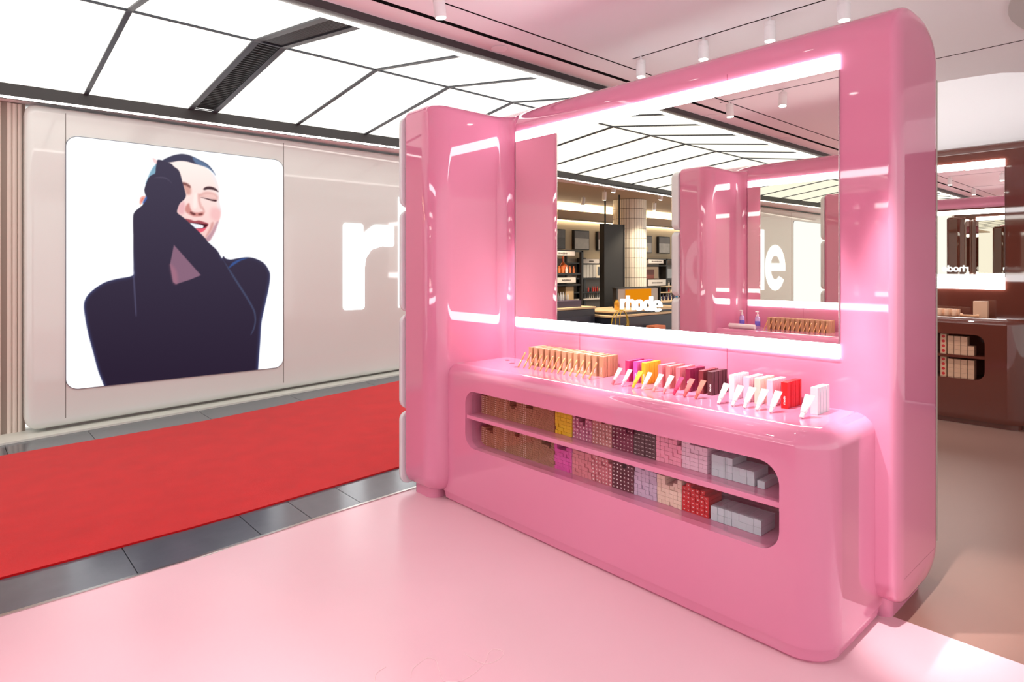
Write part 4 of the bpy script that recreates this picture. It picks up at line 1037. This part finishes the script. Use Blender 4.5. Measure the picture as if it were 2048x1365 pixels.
for z, g, kk in ((.935, 'upper', KA), (.735, 'middle', KC), (.575, 'lower', KB)):
    prods(-12.9, -11.9, 8, 12.0, z, kk, 'small bottle on the %s oak shelf of the right wall bay, seen in the mirror' % g, 'bottles on the %s oak shelf' % g)
# counters
def counter(label, x0, x1, y0, y1, z, base=NAVY):
    t = thing('sales_counter', label, 'counter', ((x0 + x1) / 2, (y0 + y1) / 2, ZF))
    box('counter_body', x0, x1, y0, y1, ZF, z - .04, base, t, .01, 1)
    box('worktop', x0 - .015, x1 + .015, y0 - .015, y1 + .015, z - .04, z, WOOD, t, .004, 1)
    return t
k1 = counter('dark blue counter with a pale top left of the black panel, seen in the mirror', -3.85, -1.9, 8.3, 9.3, .735)
box('drawer_front', -3.7, -2.1, 8.285, 8.3, .30, .55, mat('drawer_navy', (56, 58, 74), .4), k1)
box('purple_riser', -3.6, -1.95, 8.45, 9.2, .735, .86, mat('riser_purple', (62, 44, 72), .4), k1)
prods(-4.0 + .5, -2.0, 22, 8.7, .86, KB, 'slim silver tester on the purple riser, seen in the mirror', 'silver testers on the riser')
k2 = counter('long navy counter with oak edges in front of the orange display, seen in the mirror', -6.9, -3.95, 7.95, 9.2, .55)
box('front_step', -6.9, -4.1, 8.05, 9.1, .55, .60, NAVY, k2); box('step_top', -6.92, -4.08, 8.03, 9.12, .60, .63, WOOD, k2)
od = thing('orange_display', 'orange backlit product display on the navy counter, seen in the mirror', 'display', (-5.85, 8.7, .63))
box('back_panel', -6.63, -5.08, 8.72, 8.78, .63, 1.05, mat('display_grey', (176, 164, 156), .5), od)
box('orange_graphic', -6.34, -5.38, 8.70, 8.72, .66, 1.035, emat('orange_glow', (244, 150, 22), .95), od)
box('frame_rail', -6.7, -5.0, 8.69, 8.8, 1.06, 1.085, SHELFM, od); box('frame_post', -5.08, -5.03, 8.69, 8.8, .63, 1.07, SHELFM, od); box('frame_post', -6.7, -6.66, 8.69, 8.8, .63, 1.07, SHELFM, od)
prods(-6.5, -5.2, 7, 8.6, .63, KC, 'small bottle before the orange panel, seen in the mirror', 'bottles before the orange panel')
for k in range(3):
    put('blue_white_box', carton_mesh(.06, .07, .17, mat('box_white', (232, 232, 236), .4)), -7.05 - .13 * k, 9.5, .7005, 'white box in the navy row beside the orange panel, seen in the mirror', 'box', 'white boxes beside the orange panel')
k4 = counter('far navy counter right of the orange display, seen in the mirror', -9.2, -6.95, 8.9, 9.7, .70)
prods(-8.6, -7.25, 9, 9.15, .70, KD, 'blue or white bottle on the far navy counter, seen in the mirror', 'bottles on the far navy counter')
# gold bottle, tinsel loops and low box
tag(lathe('gold_bottle', [(.05, .63), (.055, .64), (.055, .80), (.03, .82), (.03, .85)], -4.55, 8.3, mat('prod_gold', (222, 168, 66), .2, metal=.4), None, 14), 'gold bottle at the left end of the navy counter, seen in the mirror', 'bottle')
ty = thing('yellow_cable', 'loops of yellow cable hanging before the navy counter, seen in the mirror', 'cable', (-4.0, 7.7, .2))
for k in range(5):
    w_ = .12 + .05 * k
    tube('cable_loop', [(-3.98 - w_ * math.sin(t_) * (1 if k % 2 else -.8), 7.7 + .02 * k, .68 - (.42 + .05 * k) * (1 - math.cos(t_)) / 2) for t_ in [PI * q / 9 for q in range(10)]], .009, mat('cable_yellow', (214, 176, 52), .5), ty, 6)
ob_ = box('low_box', -5.34, -4.95, 7.62, 7.85, ZF, .31, mat('box_coral', (232, 132, 92), .5), None, .01, 1); tag(ob_, 'coral display box at the foot of the navy counter, seen in the mirror', 'box')
# shop ceiling lamps
sl = [(-3.0, 8.6), (-3.9, 9.6), (-4.6, 8.4), (-5.6, 9.5), (-6.1, 10.6), (-6.6, 8.6), (-8.6, 10.2), (-9.6, 11.4), (-7.9, 8.9), (-5.0, 11.5), (-10.4, 10.4)]
for k, (x, y) in enumerate(sl):
    spot(x, y, 'white ceiling spotlight in the cosmetics shop, seen in the mirror', (x - .8 + (k % 3) * .7, y + 1.2, 0), 300, size=.05, ln=.2, z=3.36, lamp=(k % 2 == 0), cone=95, tint=(1, .86, .68), group='cosmetics shop spotlights')
XF[0] = None
# stray threads on the pink floor
def floor_px(u, v):
    r_ = (u - 1024.0) / F_PX; k = (0.0022 - CAM_Z) / ((HORIZON - v) / F_PX)
    return ((fX + rX * r_) * k, (fY + rY * r_) * k, .0022)
def cr(pts, n=6):
    pts = [Vector(p) for p in pts]; out = []
    for i in range(len(pts) - 1):
        p0 = pts[max(i - 1, 0)]; p1 = pts[i]; p2 = pts[i + 1]; p3 = pts[min(i + 2, len(pts) - 1)]
        for k in range(n):
            t = k / n; out.append(.5 * ((2 * p1) + (-p0 + p2) * t + (2 * p0 - 5 * p1 + 4 * p2 - p3) * t * t + (-p0 + 3 * p1 - 3 * p2 + p3) * t ** 3))
    return out + [pts[-1]]
TH = mat('thread', (252, 226, 228), .4)
q6 = lambda L: [floor_px(700 + x / 6.024, 1250 + y / 6.024) for x, y in L]
tag(tube('stray_thread', cr(q6([(1390, 350), (1480, 410), (1560, 455), (1660, 470), (1760, 440), (1840, 370), (1840, 320), (1740, 295), (1670, 340), (1640, 430), (1560, 530), (1450, 620), (1330, 680), (1150, 685), (1090, 600), (1060, 500), (1030, 430), (930, 400), (830, 470), (750, 540), (735, 640)])), .0009, TH, None, 5), 'long looped pale thread lying on the pink floor', 'thread')
tag(tube('stray_thread', cr(q6([(430, 510), (330, 575), (300, 640), (300, 700)])), .0009, TH, None, 5), 'short pale thread lying on the pink floor', 'thread')
